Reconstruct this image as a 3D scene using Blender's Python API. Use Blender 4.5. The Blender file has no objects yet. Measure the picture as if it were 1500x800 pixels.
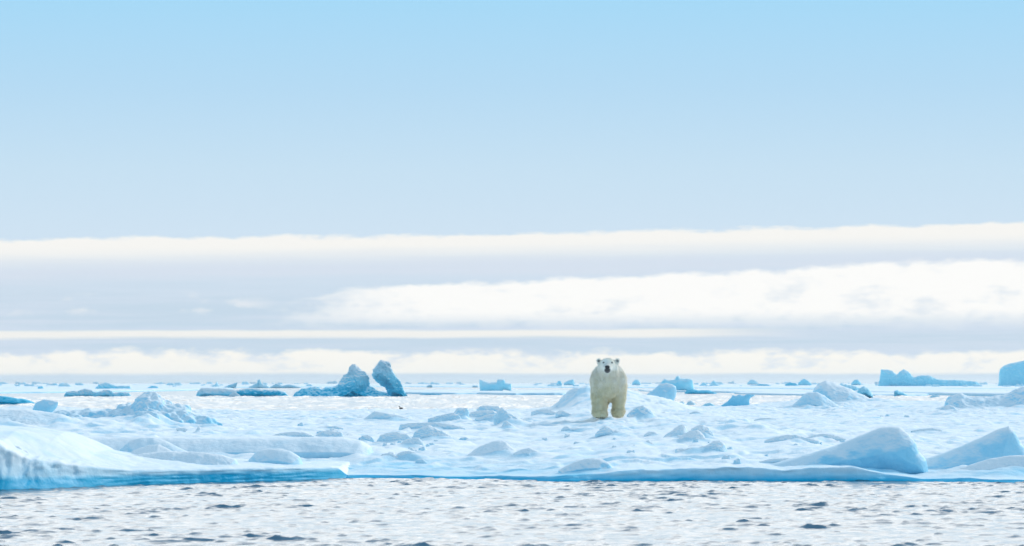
import bpy, math, random
import numpy as np
from mathutils import Vector

# ------------------------------------------------------------------ camera, sky, sun, exposure
SC = bpy.context.scene
COL = SC.collection
F = 6250.0      # focal length in photo pixels (150 mm on a 36 mm sensor, photo 1500 wide)
HZ = 560.0      # photo row of the sea horizon
H = 1.5         # eye height above the water

cam_d = bpy.data.cameras.new("camera")
cam = bpy.data.objects.new("camera", cam_d)
COL.objects.link(cam)
cam.location = (0, 0, H)
cam.rotation_euler = (math.radians(90), 0, 0)
cam_d.sensor_width = 36.0
cam_d.lens = 150.0
cam_d.shift_y = (HZ - 400.0) / 1500.0
cam_d.clip_start = 0.5
cam_d.clip_end = 60000
cam_d.dof.use_dof = True
cam_d.dof.focus_distance = 104.0
cam_d.dof.aperture_fstop = 7.5
SC.camera = cam

SC.view_settings.view_transform = 'Standard'
SC.view_settings.look = 'None'
SC.view_settings.gamma = 1.0
SC.view_settings.exposure = 0.0
SC.view_settings.use_curve_mapping = False
SC.cycles.max_bounces = 8
SC.cycles.diffuse_bounces = 4
SC.cycles.glossy_bounces = 3
SC.cycles.caustics_reflective = True      # the bright sky mirrored by the water lights the ice walls
SC.cycles.sample_clamp_indirect = 5.0
SC.cycles.caustics_refractive = False

SUN_EL = math.radians(27)
SUN_AZ = math.radians(38)      # from behind the bear, to the right
sun_d = bpy.data.lights.new("sun", 'SUN')
sun_d.energy = 2.2
sun_d.angle = math.radians(1.5)
sun_d.color = (1.0, 0.95, 0.87)
sun = bpy.data.objects.new("sun", sun_d)
COL.objects.link(sun)
sd = Vector((math.sin(SUN_AZ) * math.cos(SUN_EL), math.cos(SUN_AZ) * math.cos(SUN_EL), math.sin(SUN_EL)))
sun.rotation_euler = sd.to_track_quat('Z', 'Y').to_euler()


class NT:
    """small helper round a node tree"""
    def __init__(s, tree):
        s.t = tree
        tree.nodes.clear()

    def n(s, typ, **kw):
        nd = s.t.nodes.new(typ)
        for k, v in kw.items():
            setattr(nd, k, v)
        return nd

    def put(s, sock, v):
        if isinstance(v, bpy.types.NodeSocket):
            s.t.links.new(v, sock)
        elif v is not None:
            if hasattr(sock.default_value, '__len__') and not hasattr(v, '__len__'):
                v = (v, v, v)
            if hasattr(sock.default_value, '__len__') and len(sock.default_value) == 4 and len(v) == 3:
                v = (*v, 1)
            sock.default_value = v

    def m(s, op, a, b=None, c=None, clamp=False):
        nd = s.n('ShaderNodeMath', operation=op, use_clamp=clamp)
        s.put(nd.inputs[0], a)
        s.put(nd.inputs[1], b)
        s.put(nd.inputs[2], c)
        return nd.outputs[0]

    def ss(s, x, a, b):
        nd = s.n('ShaderNodeMapRange', interpolation_type='SMOOTHSTEP')
        s.put(nd.inputs[0], x)
        s.put(nd.inputs[1], a)
        s.put(nd.inputs[2], b)
        return nd.outputs[0]

    def mix(s, f, a, b):
        nd = s.n('ShaderNodeMix', data_type='RGBA')
        s.put(nd.inputs[0], f)
        s.put(nd.inputs[6], a)
        s.put(nd.inputs[7], b)
        return nd.outputs[2]

    def xyz(s, x, y, z):
        nd = s.n('ShaderNodeCombineXYZ')
        s.put(nd.inputs[0], x)
        s.put(nd.inputs[1], y)
        s.put(nd.inputs[2], z)
        return nd.outputs[0]

    def noise(s, vec, scale, detail=4, rough=0.55, dist=0.0):
        nd = s.n('ShaderNodeTexNoise')
        s.put(nd.inputs['Vector'], vec)
        nd.inputs['Scale'].default_value = scale
        nd.inputs['Detail'].default_value = detail
        nd.inputs['Roughness'].default_value = rough
        nd.inputs['Distortion'].default_value = dist
        return nd.outputs['Fac']


def lin(r, g, b):
    f = lambda c: (c / 255 / 12.92) if c / 255 < 0.04045 else ((c / 255 + 0.055) / 1.055) ** 2.4
    return (f(r), f(g), f(b))


def build_world():
    w = bpy.data.worlds.new("World")
    SC.world = w
    w.use_nodes = True
    T = NT(w.node_tree)
    S = 0.10
    K = 1.0 / S
    tc = T.n('ShaderNodeTexCoord')
    sep = T.n('ShaderNodeSeparateXYZ')
    T.put(sep.inputs[0], tc.outputs['Generated'])
    x, y, z = sep.outputs
    r = T.m('SQRT', T.m('ADD', T.m('MULTIPLY', x, x), T.m('MULTIPLY', y, y)))
    # elevation and azimuth, both in degrees
    el = T.m('MULTIPLY', T.m('ARCTAN2', z, r), 180 / math.pi)
    az = T.m('MULTIPLY', T.m('ARCTAN2', x, y), 180 / math.pi)
    D = F * math.pi / 180                       # photo pixels per degree
    E = lambda row: (HZ - row) / D              # photo row -> elevation in degrees
    A = lambda col: (col - 750) / D

    sky = T.n('ShaderNodeTexSky', sky_type='NISHITA')
    sky.sun_disc = False
    sky.sun_elevation = SUN_EL
    sky.sun_rotation = SUN_AZ
    sky.air_density = 1.0
    sky.dust_density = 1.0
    sky.ozone_density = 2.0

    def c(r_, g_, b_):
        v = lin(r_, g_, b_)
        return tuple(q * K for q in v)
    # clear lower sky
    ramp = T.n('ShaderNodeValToRGB')
    T.put(ramp.inputs[0], T.m('MULTIPLY', el, 1 / 6.0))
    cr = ramp.color_ramp
    stops = [(0, (205, 219, 232)), (E(340) / 6, (207, 227, 243)), (E(250) / 6, (199, 225, 243)),
             (E(130) / 6, (182, 219, 244)), (E(0) / 6, (166, 217, 247))]
    cr.elements[0].position = 0
    cr.elements[1].position = stops[-1][0]
    for p, _ in stops[1:-1]:
        cr.elements.new(p)
    for e_, (p, cc) in zip(cr.elements, stops):
        e_.position = p
        e_.color = (*lin(*cc), 1)
    vm = T.n('ShaderNodeVectorMath', operation='SCALE')
    T.put(vm.inputs[0], ramp.outputs[0])
    vm.inputs['Scale'].default_value = K
    col = vm.outputs[0]

    nv = lambda sx, sy, o: T.xyz(T.m('MULTIPLY', az, sx), T.m('MULTIPLY', el, sy), o)
    wob1 = T.noise(nv(0.5, 1.5, 3.1), 1.0, 6, 0.6)      # large
    wob2 = T.noise(nv(1.7, 4.0, 7.7), 1.0, 7, 0.54)     # billows
    wob3 = T.noise(nv(0.35, 9.0, 12.3), 1.0, 5, 0.6)    # streaks
    wob4 = T.noise(nv(5.0, 9.0, 17.3), 1.0, 6, 0.6)       # wisps
    wob2 = T.m('ADD', wob2, T.m('MULTIPLY', T.m('SUBTRACT', wob4, 0.5), 0.28))
    c1 = T.m('SUBTRACT', wob1, 0.5)
    c2 = T.m('SUBTRACT', wob2, 0.5)
    c3 = T.m('SUBTRACT', wob3, 0.5)

    def band(top, soft_t, bot, soft_b, amp1=0.0, amp2=0.0, amp3=0.0, slope=0.0, amp2b=None):
        """mask of a cloud layer between two photo rows; slope = rows per 1500 columns"""
        e0 = T.m('ADD', el, T.m('MULTIPLY', az, slope / 1500.0))
        et = T.m('ADD', T.m('ADD', T.m('MULTIPLY_ADD', c1, amp1, e0), T.m('MULTIPLY', c2, amp2)), T.m('MULTIPLY', c3, amp3))
        eb = T.m('ADD', T.m('MULTIPLY_ADD', c1, amp1, e0), T.m('MULTIPLY', c3, amp3))
        mt = T.m('SUBTRACT', 1.0, T.ss(et, E(top + soft_t), E(top - soft_t)))
        mb = T.ss(eb, E(bot + soft_b), E(bot - soft_b))
        return T.m('MULTIPLY', mt, mb)

    # veil of grey-lavender haze below the first cloud edge
    m = band(345, 4, 585, 5, 0, 0.08, 0.0, -26)
    veil = T.mix(T.ss(T.m('MULTIPLY_ADD', c3, 0.5, el), E(500), E(390)), c(199, 217, 232), c(209, 225, 240))
    veil = T.mix(T.ss(el, E(470), E(400)), T.mix(T.ss(c3, -0.15, 0.15), c(199, 218, 234), c(209, 223, 238)), veil)
    col = T.mix(m, col, veil)
    # cloud A, high thin edge
    m = band(342, 4, 372, 20, 0.0, 0.20, 0.10, -24)
    col = T.mix(T.m('MULTIPLY', m, 0.97), col, c(248, 247, 243))
    m = band(380, 14, 404, 14, 0.1, 0.1, 0.3, -20)
    col = T.mix(T.m('MULTIPLY', m, 0.35), col, c(226, 228, 238))
    # cloud B, big bank growing to the right
    topB = T.n('ShaderNodeValToRGB')
    T.put(topB.inputs[0], T.ss(az, A(250), A(1600)) if False else T.m('DIVIDE', T.m('SUBTRACT', az, A(350)), A(1650) - A(350), clamp=True))
    pts = [(350, 470), (430, 440), (520, 421), (650, 413), (850, 409), (1080, 397), (1250, 389), (1400, 379), (1650, 376)]
    rr = topB.color_ramp
    while len(rr.elements) < len(pts):
        rr.elements.new(0.5)
    for e_, (px, py) in zip(rr.elements, pts):
        e_.position = (px - 350) / 1300
        v = (HZ - py) / 255.0
        e_.color = (v, v, v, 1)
    topE = T.m('MULTIPLY', topB.outputs[0], 255.0 / D)
    d = T.m('SUBTRACT', topE, T.m('ADD', el, T.m('ADD', T.m('MULTIPLY', c2, 0.26), T.m('MULTIPLY', c1, 0.12))))
    mt = T.ss(d, -0.03, 0.06)
    mb = T.ss(T.m('ADD', el, T.m('MULTIPLY', c2, 0.35)), E(486), E(455))
    fade_l = T.ss(T.m('ADD', az, T.m('MULTIPLY', c2, 3.0)), A(360), A(620))
    mB = T.m('MULTIPLY', T.m('MULTIPLY', mt, mb), fade_l)
    inner = T.mix(T.ss(T.m('ADD', c2, T.m('MULTIPLY', d, 0.22)), 0.06, 0.36), c(253, 253, 251), c(230, 237, 243))
    col = T.mix(mB, col, inner)
    # small puffs on the left
    pf = T.noise(nv(1.6, 3.5, 31.0), 1.0, 6, 0.55)
    mp = T.m('MULTIPLY', T.ss(pf, 0.5, 0.68), band(436, 10, 458, 10, 0, 0.2, 0))
    mp = T.m('MULTIPLY', mp, T.m('SUBTRACT', 1.0, T.ss(az, A(330), A(420))))
    col = T.mix(T.m('MULTIPLY', mp, 0.75), col, c(240, 242, 245))
    # thin line C
    m = band(483, 3.0, 494, 3.5, 0.05, 0.02, 0.05, -5)
    m = T.m('MULTIPLY', m, T.m('SUBTRACT', 1.0, T.ss(az, A(950), A(1200))))
    col = T.mix(T.m('MULTIPLY', m, 0.92), col, c(246, 245, 240))
    # band D, cream bank above the horizon
    m = band(517, 6, 549, 3.5, 0.08, 0.30, 0.08, 0)
    dcol = T.mix(T.ss(T.m('ADD', c2, T.m('MULTIPLY', T.m('SUBTRACT', el, E(530)), 0.5)), -0.02, 0.22), c(252, 250, 243), c(226, 234, 241))
    col = T.mix(m, col, dcol)
    m = T.m('SUBTRACT', 1.0, T.ss(T.m('MULTIPLY_ADD', c3, 0.05, el), E(555), E(544)))
    col = T.mix(m, col, T.mix(T.ss(el, E(562), E(552)), c(214, 230, 244), c(205, 224, 240)))
    # the clear sky of the Nishita model takes over overhead
    hi = T.ss(el, 5.0, 38.0)
    nish = T.mix(0.62, sky.outputs[0], tuple(q * K for q in (0.54, 0.86, 1.14)))
    col = T.mix(hi, col, nish)
    # unseen bright cloud added above the picture, sun's side, to whiten the water
    cv = T.noise(nv(0.05, 0.16, 40.0), 1.0, 5, 0.55)
    side = T.m('SUBTRACT', 1.0, T.ss(T.m('ABSOLUTE', T.m('SUBTRACT', az, 12.0)), 55.0, 115.0))
    up = T.m('MULTIPLY', T.ss(el, 5.15, 6.4), T.m('SUBTRACT', 1.0, T.ss(el, 13.0, 30.0)))
    thin = T.m('MULTIPLY', T.m('MULTIPLY', side, up), T.ss(cv, 0.1, 0.42))
    col = T.mix(T.m('MULTIPLY', thin, 0.9), col, tuple(q * K for q in (2.35, 2.33, 2.26)))
    bg = T.n('ShaderNodeBackground')
    T.put(bg.inputs[0], col)
    bg.inputs[1].default_value = S
    out = T.n('ShaderNodeOutputWorld')
    T.put(out.inputs[0], bg.outputs[0])


build_world()

# ------------------------------------------------------------------ numpy tools
_P = np.random.RandomState(7).permutation(256).astype(np.int64)
_P = np.concatenate([_P, _P, _P])
_G = np.random.RandomState(11).normal(size=(256, 3))
_G /= np.linalg.norm(_G, axis=1)[:, None]


def pnoise(x, y, z):
    x, y, z = np.broadcast_arrays(x, y, z)
    sh = x.shape
    x = x.ravel().astype(float); y = y.ravel().astype(float); z = z.ravel().astype(float)
    xi = np.floor(x).astype(np.int64); yi = np.floor(y).astype(np.int64); zi = np.floor(z).astype(np.int64)
    fx, fy, fz = x - xi, y - yi, z - zi
    q = lambda t: t * t * t * (t * (t * 6 - 15) + 10)
    u, v, w = q(fx), q(fy), q(fz)
    res = 0
    for dx in (0, 1):
        for dy in (0, 1):
            for dz in (0, 1):
                hsh = _P[_P[_P[(xi + dx) & 255] + ((yi + dy) & 255)] + ((zi + dz) & 255)]
                g = _G[hsh]
                dot = g[:, 0] * (fx - dx) + g[:, 1] * (fy - dy) + g[:, 2] * (fz - dz)
                res = res + dot * (u if dx else 1 - u) * (v if dy else 1 - v) * (w if dz else 1 - w)
    return (res * 1.5).reshape(sh)


def fbm(x, y, z, octv=4, rough=0.5, ridged=False):
    a, s, t = 1.0, 0.0, 0.0
    f = 1.0
    for i in range(octv):
        n = pnoise(x * f + 13.7 * i, y * f + 5.1 * i, z * f + 9.3 * i)
        if ridged:
            n = 1 - 2 * np.abs(n)
        s = s + a * n
        t += a
        a *= rough
        f *= 2.03
    return s / t


def sstep(x, a, b):
    t = np.clip((x - a) / (b - a), 0, 1)
    return t * t * (3 - 2 * t)


def mesh_np(name, V, Q, tint=None, smooth=True, attrs=None):
    me = bpy.data.meshes.new(name)
    me.vertices.add(len(V))
    me.vertices.foreach_set('co', np.asarray(V, dtype=np.float32).ravel())
    k = Q.shape[1]
    me.loops.add(len(Q) * k)
    me.loops.foreach_set('vertex_index', Q.astype(np.int32).ravel())
    me.polygons.add(len(Q))
    me.polygons.foreach_set('loop_start', np.arange(0, len(Q) * k, k, dtype=np.int32))
    me.update(calc_edges=True)
    me.validate()
    me.polygons.foreach_set('use_smooth', np.full(len(me.polygons), smooth))
    for an, av in (attrs or {}).items():
        at = me.attributes.new(an, 'FLOAT', 'POINT')
        at.data.foreach_set('value', np.asarray(av, dtype=np.float32))
    if tint is not None:
        at = me.attributes.new('tint', 'FLOAT', 'POINT')
        at.data.foreach_set('value', np.asarray(tint, dtype=np.float32))
    return me


def vnormals(V, Q):
    n = np.zeros_like(V)
    a = np.cross(V[Q[:, 2]] - V[Q[:, 0]], V[Q[:, 3]] - V[Q[:, 1]])
    for i in range(4):
        for k in range(3):
            n[:, k] += np.bincount(Q[:, i], weights=a[:, k], minlength=len(V))
    l = np.linalg.norm(n, axis=1)
    l[l == 0] = 1
    return n / l[:, None]


def surface_nets(f, org, h):
    """quad mesh of f == 0 (inside negative)"""
    nx, ny, nz = f.shape
    ins = f < 0
    cs = (nx - 1, ny - 1, nz - 1)
    cnt = np.zeros(cs); P = np.zeros(cs + (3,))
    corners = [(i, j, k) for i in (0, 1) for j in (0, 1) for k in (0, 1)]
    def sl(c):
        return tuple(slice(c[a], c[a] + cs[a]) for a in range(3))
    for c in corners:
        for ax in range(3):
            if c[ax]:
                continue
            c2 = list(c); c2[ax] = 1
            a = f[sl(c)]; b = f[sl(c2)]
            cr = (a < 0) != (b < 0)
            t = np.where(cr, a / np.where(cr, a - b, 1), 0)
            for k in range(3):
                P[..., k] += np.where(cr, (c[k] + (t if k == ax else 0)), 0)
            cnt += cr
    act = cnt > 0
    idx = -np.ones(cs, dtype=np.int64)
    idx[act] = np.arange(act.sum())
    ijk = np.argwhere(act)
    V = (ijk + P[act] / cnt[act][:, None]) * h + np.asarray(org)
    quads = []
    for ax in range(3):
        o1, o2 = [(1, 2), (2, 0), (0, 1)][ax]
        s0 = [slice(None)] * 3; s1 = [slice(None)] * 3
        s0[ax] = slice(0, -1); s1[ax] = slice(1, None)
        a = ins[tuple(s0)]; b = ins[tuple(s1)]
        e = np.argwhere(a != b)
        ok = (e[:, o1] > 0) & (e[:, o2] > 0) & (e[:, o1] < f.shape[o1] - 1) & (e[:, o2] < f.shape[o2] - 1)
        e = e[ok]
        if not len(e):
            continue
        flip = ~a[tuple(e.T)]
        def g(d1, d2):
            q = e.copy(); q[:, o1] -= d1; q[:, o2] -= d2
            return idx[tuple(q.T)]
        q = np.stack([g(1, 1), g(0, 1), g(0, 0), g(1, 0)], 1)
        q[flip] = q[flip][:, ::-1]
        quads.append(q)
    return V, np.concatenate(quads)


# ------------------------------------------------------------------ materials
def mat(name):
    m = bpy.data.materials.new(name)
    m.use_nodes = True
    return m, NT(m.node_tree)


def principled(T, **kw):
    b = T.n('ShaderNodeBsdfPrincipled')
    for k, v in kw.items():
        T.put(b.inputs[k.replace('_', ' ')], v)
    o = T.n('ShaderNodeOutputMaterial')
    T.put(o.inputs[0], b.outputs[0])
    return b


def ice_material(name, scale, bump, snow=(0.868, 0.876, 0.886), blue=(0.32, 0.67, 0.84), deep=(0.0, 0.44, 0.70), sss=0.0):
    """snow where tint=0, compact blue ice at 1, clear dense ice at 2; scale = size of the grain"""
    m, T = mat(name)
    at = T.n('ShaderNodeAttribute', attribute_name='tint').outputs['Fac']
    geo = T.n('ShaderNodeNewGeometry')
    pos = geo.outputs['Position']
    n1 = T.noise(pos, 1.0 / scale, 6, 0.62)
    n2 = T.noise(pos, 6.0 / scale, 4, 0.6)
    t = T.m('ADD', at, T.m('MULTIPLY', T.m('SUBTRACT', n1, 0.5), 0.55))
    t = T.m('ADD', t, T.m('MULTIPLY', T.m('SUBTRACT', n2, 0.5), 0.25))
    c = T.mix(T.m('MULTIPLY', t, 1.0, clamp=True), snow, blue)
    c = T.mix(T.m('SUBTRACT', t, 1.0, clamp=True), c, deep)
    rough = T.m('MAXIMUM', T.m('SUBTRACT', 0.75, T.m('MULTIPLY', t, 0.2), clamp=True), 0.5)
    bm = T.n('ShaderNodeBump')
    bm.inputs['Strength'].default_value = bump
    bm.inputs['Distance'].default_value = scale * 0.12
    T.put(bm.inputs['Height'], T.m('ADD', n1, T.m('MULTIPLY', n2, 0.35)))
    b = principled(T, Base_Color=c, Roughness=rough, Normal=bm.outputs[0], IOR=1.31)
    b.inputs['Specular IOR Level'].default_value = 0.2
    if sss:
        b.inputs['Subsurface Weight'].default_value = sss
        b.inputs['Subsurface Radius'].default_value = (0.25, 0.7, 1.0)
        b.inputs['Subsurface Scale'].default_value = 0.12
    return m


M_FLOE = ice_material('snowy_floe_ice', 0.55, 0.55)
M_ICE = ice_material('hummock_ice', 0.30, 0.5)
M_SMOOTH = ice_material('smooth_snow', 0.38, 0.42)
M_FAR = ice_material('far_berg_ice', 1.6, 0.6, blue=(0.30, 0.76, 0.92), deep=(0.0, 0.50, 0.74))
M_FARFLOE = ice_material('far_floe_ice', 12.0, 0.5)


def water_material():
    m, T = mat('sea_water')
    geo = T.n('ShaderNodeNewGeometry')
    pos = geo.outputs['Position']
    mp = T.n('ShaderNodeMapping')
    T.put(mp.inputs[0], pos)
    mp.inputs['Scale'].default_value = (1.0, 1.5, 1.0)
    n1 = T.noise(mp.outputs[0], 4.5, 5, 0.6, 0.2)
    n2 = T.noise(mp.outputs[0], 9.0, 4, 0.5, 0.3)
    bm = T.n('ShaderNodeBump')
    bm.inputs['Strength'].default_value = 1.0
    bm.inputs['Distance'].default_value = 0.009
    # farther off, where the sheet is coarse, larger chop is carried by the bump
    sp = T.n('ShaderNodeSeparateXYZ'); T.put(sp.inputs[0], pos)
    mp2 = T.n('ShaderNodeMapping'); T.put(mp2.inputs[0], pos); mp2.inputs['Scale'].default_value = (1.0, 0.45, 1.0)
    n0 = T.noise(mp2.outputs[0], 0.8, 4, 0.6, 0.3)
    far = T.m('MULTIPLY', T.ss(sp.outputs[1], 80.0, 160.0), T.m('MULTIPLY', T.ss(n0, 0.42, 0.75), 9.0))
    T.put(bm.inputs['Height'], T.m('ADD', T.m('ADD', n1, T.m('MULTIPLY', n2, 0.22)), far))
    principled(T, Base_Color=(0.02, 0.10, 0.17), Roughness=0.13, IOR=1.33, Normal=bm.outputs[0])
    return m


M_WATER = water_material()


# ------------------------------------------------------------------ tagging and placement
def link(name, me, material, parent=None):
    o = bpy.data.objects.new(name, me)
    COL.objects.link(o)
    if material:
        me.materials.append(material)
    if parent:
        o.parent = parent
    return o


def tag(o, label=None, cat=None, group=None, kind=None):
    if label: o['label'] = label
    if cat: o['category'] = cat
    if group: o['group'] = group
    if kind: o['kind'] = kind
    return o


# piecewise lines given in photo pixels
def pw(px, pts):
    xs, ys = zip(*pts)
    return np.interp(px, xs, ys)


# front edge of the main floe as a world curve
_e = [(-400, 700), (505, 700), (560, 700), (700, 702), (820, 705), (1000, 704), (1300, 704.5), (1500, 707), (1900, 709)]
_ex = []; _ey = []
for px_, py_ in _e:
    Yv = H * F / (py_ - HZ)
    _ex.append((px_ - 750) / F * Yv); _ey.append(Yv)
_ex[0] = -40; _ex[-1] = 40


def edge_y(X):
    return np.interp(X, _ex, _ey) + 0.22 * fbm(X * 0.6, 3.0, 1.0, 4) + 0.11 * fbm(X * 3, 8.0, 1.0, 4, 0.6)


def back_y(X):
    return 176 + 6 * fbm(X * 0.08, 1.0, 5.0, 3) + 10 * sstep(X, 2, 14)


def rim_z(X):
    # freeboard of the front rim (X measured at about 66 m)
    return (1 + 0.7 * fbm(X * 0.7, 2.0, 9.0, 5, 0.6)) * np.interp(X, [-40, -2.6, -1.6, 0.4, 1.4, 2.0, 5.2, 6.2, 8, 40],
                     [0.12, 0.04, 0.04, 0.045, 0.10, 0.17, 0.17, 0.045, 0.04, 0.08])


DRIFTS = []      # snow banked up round the blocks: x, y, half width, half depth, height


def ground(X, Y, detail=True, drifts=False):
    X = np.asarray(X, float); Y = np.asarray(Y, float)
    e = edge_y(X) if detail else np.interp(X, _ex, _ey)
    d = Y - e
    z = rim_z(X) + 0.16 * sstep(d, 0.5, 9) + 0.0 * Y
    z = z + 0.18 * sstep(Y, 74, 100) + 0.05 * sstep(Y, 100, 118)
    # broad rise that the bear stands on, and the swell behind it
    g = lambda cx, cy, sx, sy, a: a * np.exp(-((X - cx) / sx) ** 2 - ((Y - cy) / sy) ** 2)
    z = z + g(2.2, 112, 3.6, 9, 0.10)
    z = z + g(2.3, 136, 0.75, 6, 0.40) + g(3.5, 137, 1.55, 9, 0.52) + g(5.6, 140, 2.8, 9, 0.12)
    z = z + g(-1.2, 126, 1.6, 5, 0.12)
    z = z + g(12.5, 165, 4.0, 9, 0.28) + g(17, 150, 4, 20, 0.2)
    z = z + g(-13, 92, 5, 12, 0.12)
    z = z - g(-9, 150, 7, 25, 0.12)
    if detail:
        z = z + 0.085 * fbm(X * 0.35, Y * 0.13, 2.0, 4, 0.55)
        rd = fbm(X * 0.9, Y * 0.55, 4.0, 4, 0.55, ridged=True)
        z = z + 0.075 * (rd - 0.2) * sstep(d, 0.3, 2.0)
        ledge = fbm(X * 0.22 + 3, Y * 0.16, 14.0, 4, 0.6) * 5.0
        fr = ledge - np.floor(ledge)
        z = z + 0.055 * sstep(fr, 0.0, 0.18) * (1 - fr) * sstep(d, 0.3, 3.0)
        z = z + 0.022 * fbm(X * 2.6, Y * 2.0, 6.0, 4, 0.6)
        zone = sstep(fbm(X * 0.16 + 1.7, Y * 0.055, 17.0, 3), -0.05, 0.3) * sstep(d, 1.0, 6.0)
        rb = fbm(X * 0.8 + 5, Y * 0.6, 31.0, 4, 0.55, ridged=True)
        zone = zone * (1 - 0.9 * np.exp(-((X - 2.5) / 1.3) ** 2 - ((Y - 110) / 4.5) ** 2))
        z = z + zone * 0.15 * np.clip(rb - 0.28, 0, 1)
    if drifts:
        wv = 0.75 + 0.9 * fbm(X * 1.3, Y * 0.8, 21.0, 3)
        for (dx_, dy_, sx_, sy_, a_) in DRIFTS:
            k_ = (np.abs(X - dx_) < 3 * sx_) & (np.abs(Y - dy_) < 3 * sy_)
            if k_.any():
                z[k_] += a_ * wv[k_] * np.exp(-((X[k_] - dx_) / sx_) ** 2 - ((Y[k_] - dy_) / sy_) ** 2)
    # dies away to the back shore and to the sides
    bk = back_y(X) if detail else 176 + 10 * sstep(X, 2, 14)
    z = z * (1 - sstep(Y, bk - 14, bk + 2)) - 0.25 * sstep(Y, bk - 4, bk + 2)
    z = z * (1 - sstep(np.abs(X), 30, 37)) - 0.3 * sstep(np.abs(X), 34, 38)
    return z


def hit(px, py, water=False, top=240.0):
    """distance at which the view ray of a photo pixel meets the floe (or the sea)"""
    k = (py - HZ) / F
    if water:
        return H / max(k, 1e-5)
    Y = np.arange(60, top, 0.1)
    X = (px - 750) / F * Y
    zr = H - k * Y
    zz = ground(X, Y)
    w = np.nonzero(zz >= zr)[0]
    if len(w) == 0:
        return H / k
    return float(Y[w[0]])


def W(px, py, Y):
    return (px - 750) / F * Y, H - (py - HZ) / F * Y


# ------------------------------------------------------------------ the sea
def build_sea():
    a = []
    v, st = 0.0, 0.05
    while v < 12000:
        a.append(v)
        if v > 9.5: st = 0.2 if v < 52 else st * 1.12
        v += st
    xs = np.array([-q for q in a[:0:-1]] + a)
    b = []
    v, st = -60.0, 4.0
    b = list(np.arange(-400, 20, 10.0)) + list(np.arange(20, 34, 0.25))
    v, st = 34.0, 0.045
    while v < 40000:
        b.append(v)
        if v > 70: st = min(st * 1.03, 0.5) if v < 470 else st * 1.03
        v += st
    ys = np.array(b)
    X, Y = np.meshgrid(xs, ys, indexing='ij')
    Z = np.zeros_like(X)
    near = (np.abs(X) < 40) & (Y > 20) & (Y < 100)
    xn, yn = X[near], Y[near]
    amp = (1 - sstep(np.abs(xn), 11, 20)) * (1 - sstep(yn, 72, 100)) * sstep(yn, 22, 34)
    # chop: sharpened crests, a little longer across the view than along it
    n1 = fbm(xn * 1.1, yn * 2.2, 1.0, 4, 0.55)
    n2 = fbm(xn * 2.1 + 0.5 * n1, yn * 4.2 + 0.5 * n1, 4.0, 5, 0.55)
    n3 = fbm(xn * 4.5, yn * 8.0, 9.0, 3, 0.55)
    pk = np.clip(n2 - 0.04, 0, 1)
    pk2 = np.clip(fbm(xn * 4.2, yn * 7.5, 15.0, 3, 0.5) - 0.08, 0, 1)
    patch = 0.35 + 0.75 * sstep(fbm(xn * 0.3, yn * 0.25, 12.0, 2), -0.3, 0.35)
    Z[near] = amp * (0.012 * n1 + patch * (0.125 * pk ** 1.6) + 0.05 * pk2 ** 1.5 + 0.0042 * n3)
    mid = (np.abs(X) < 52) & (Y > 165) & (Y < 520)
    xm, ym = X[mid], Y[mid]
    am = (1 - sstep(np.abs(xm), 44, 52)) * sstep(ym, 165, 190) * (1 - sstep(ym, 440, 520))
    m1 = fbm(xm * 0.5, ym * 0.22, 2.0, 4, 0.55)
    Z[mid] = am * (0.05 * m1 + 0.34 * np.clip(m1 - 0.16, 0, 1))
    V = np.stack([X, Y, Z], -1).reshape(-1, 3)
    nx, ny = X.shape
    I = np.arange(nx * ny).reshape(nx, ny)
    Q = np.stack([I[:-1, :-1], I[1:, :-1], I[1:, 1:], I[:-1, 1:]], -1).reshape(-1, 4)
    o = link('sea_water', mesh_np('sea_water', V, Q), M_WATER)
    tag(o, 'pale grey rippled sea water round the drifting ice', 'sea', kind='structure')


build_sea()


# ------------------------------------------------------------------ floes lofted from a front wall and a top sheet
def loft_floe(name, xs, edge, rim, wall, offs, zfun, tintfun, material, undercut=0.1, walltint=None):
    """columns along x; rows: a wall from under water to the rim, then the top surface at edge+offs"""
    nx = len(xs)
    rows = []
    e = edge(xs); rz = rim(xs)
    tint = []
    wob = fbm(xs * 2.5, 0.0, 3.0, 4)
    for k, (fz, dy, tt) in enumerate(wall):
        n = fbm(xs * 3.0, k * 0.6, 5.0, 3) * 0.05
        z = fz * rz if fz > 0 else np.full(nx, fz)
        rows.append(np.stack([xs, e + dy * (undercut(xs) if callable(undercut) else undercut) + n * (0.7 if fz > 0 else 0.2), z], 1))
        tint.append(walltint(xs, rows[-1][:, 2] + 0.025 * fbm(xs * 4, k * 0.3, 2.0, 3), rz) + 0.22 * wob + 0.3 * n / 0.05 * 0.3)
    for of in offs:
        y = e + of
        rows.append(np.stack([xs, y, zfun(xs, y)], 1))
        tint.append(None)
    V = np.stack(rows, 1)        # nx, nrow, 3
    nr = V.shape[1]
    I = np.arange(nx * nr).reshape(nx, nr)
    Q = np.stack([I[:-1, :-1], I[1:, :-1], I[1:, 1:], I[:-1, 1:]], -1).reshape(-1, 4)
    Vf = V.reshape(-1, 3)
    N = vnormals(Vf, Q).reshape(nx, nr, 3)
    T = np.zeros((nx, nr))
    for k in range(nr):
        T[:, k] = tint[k] if tint[k] is not None else tintfun(V[:, k, 0], V[:, k, 1], V[:, k, 2], N[:, k])
    return link(name, mesh_np(name, Vf, Q, T.reshape(-1)), material)


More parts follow.
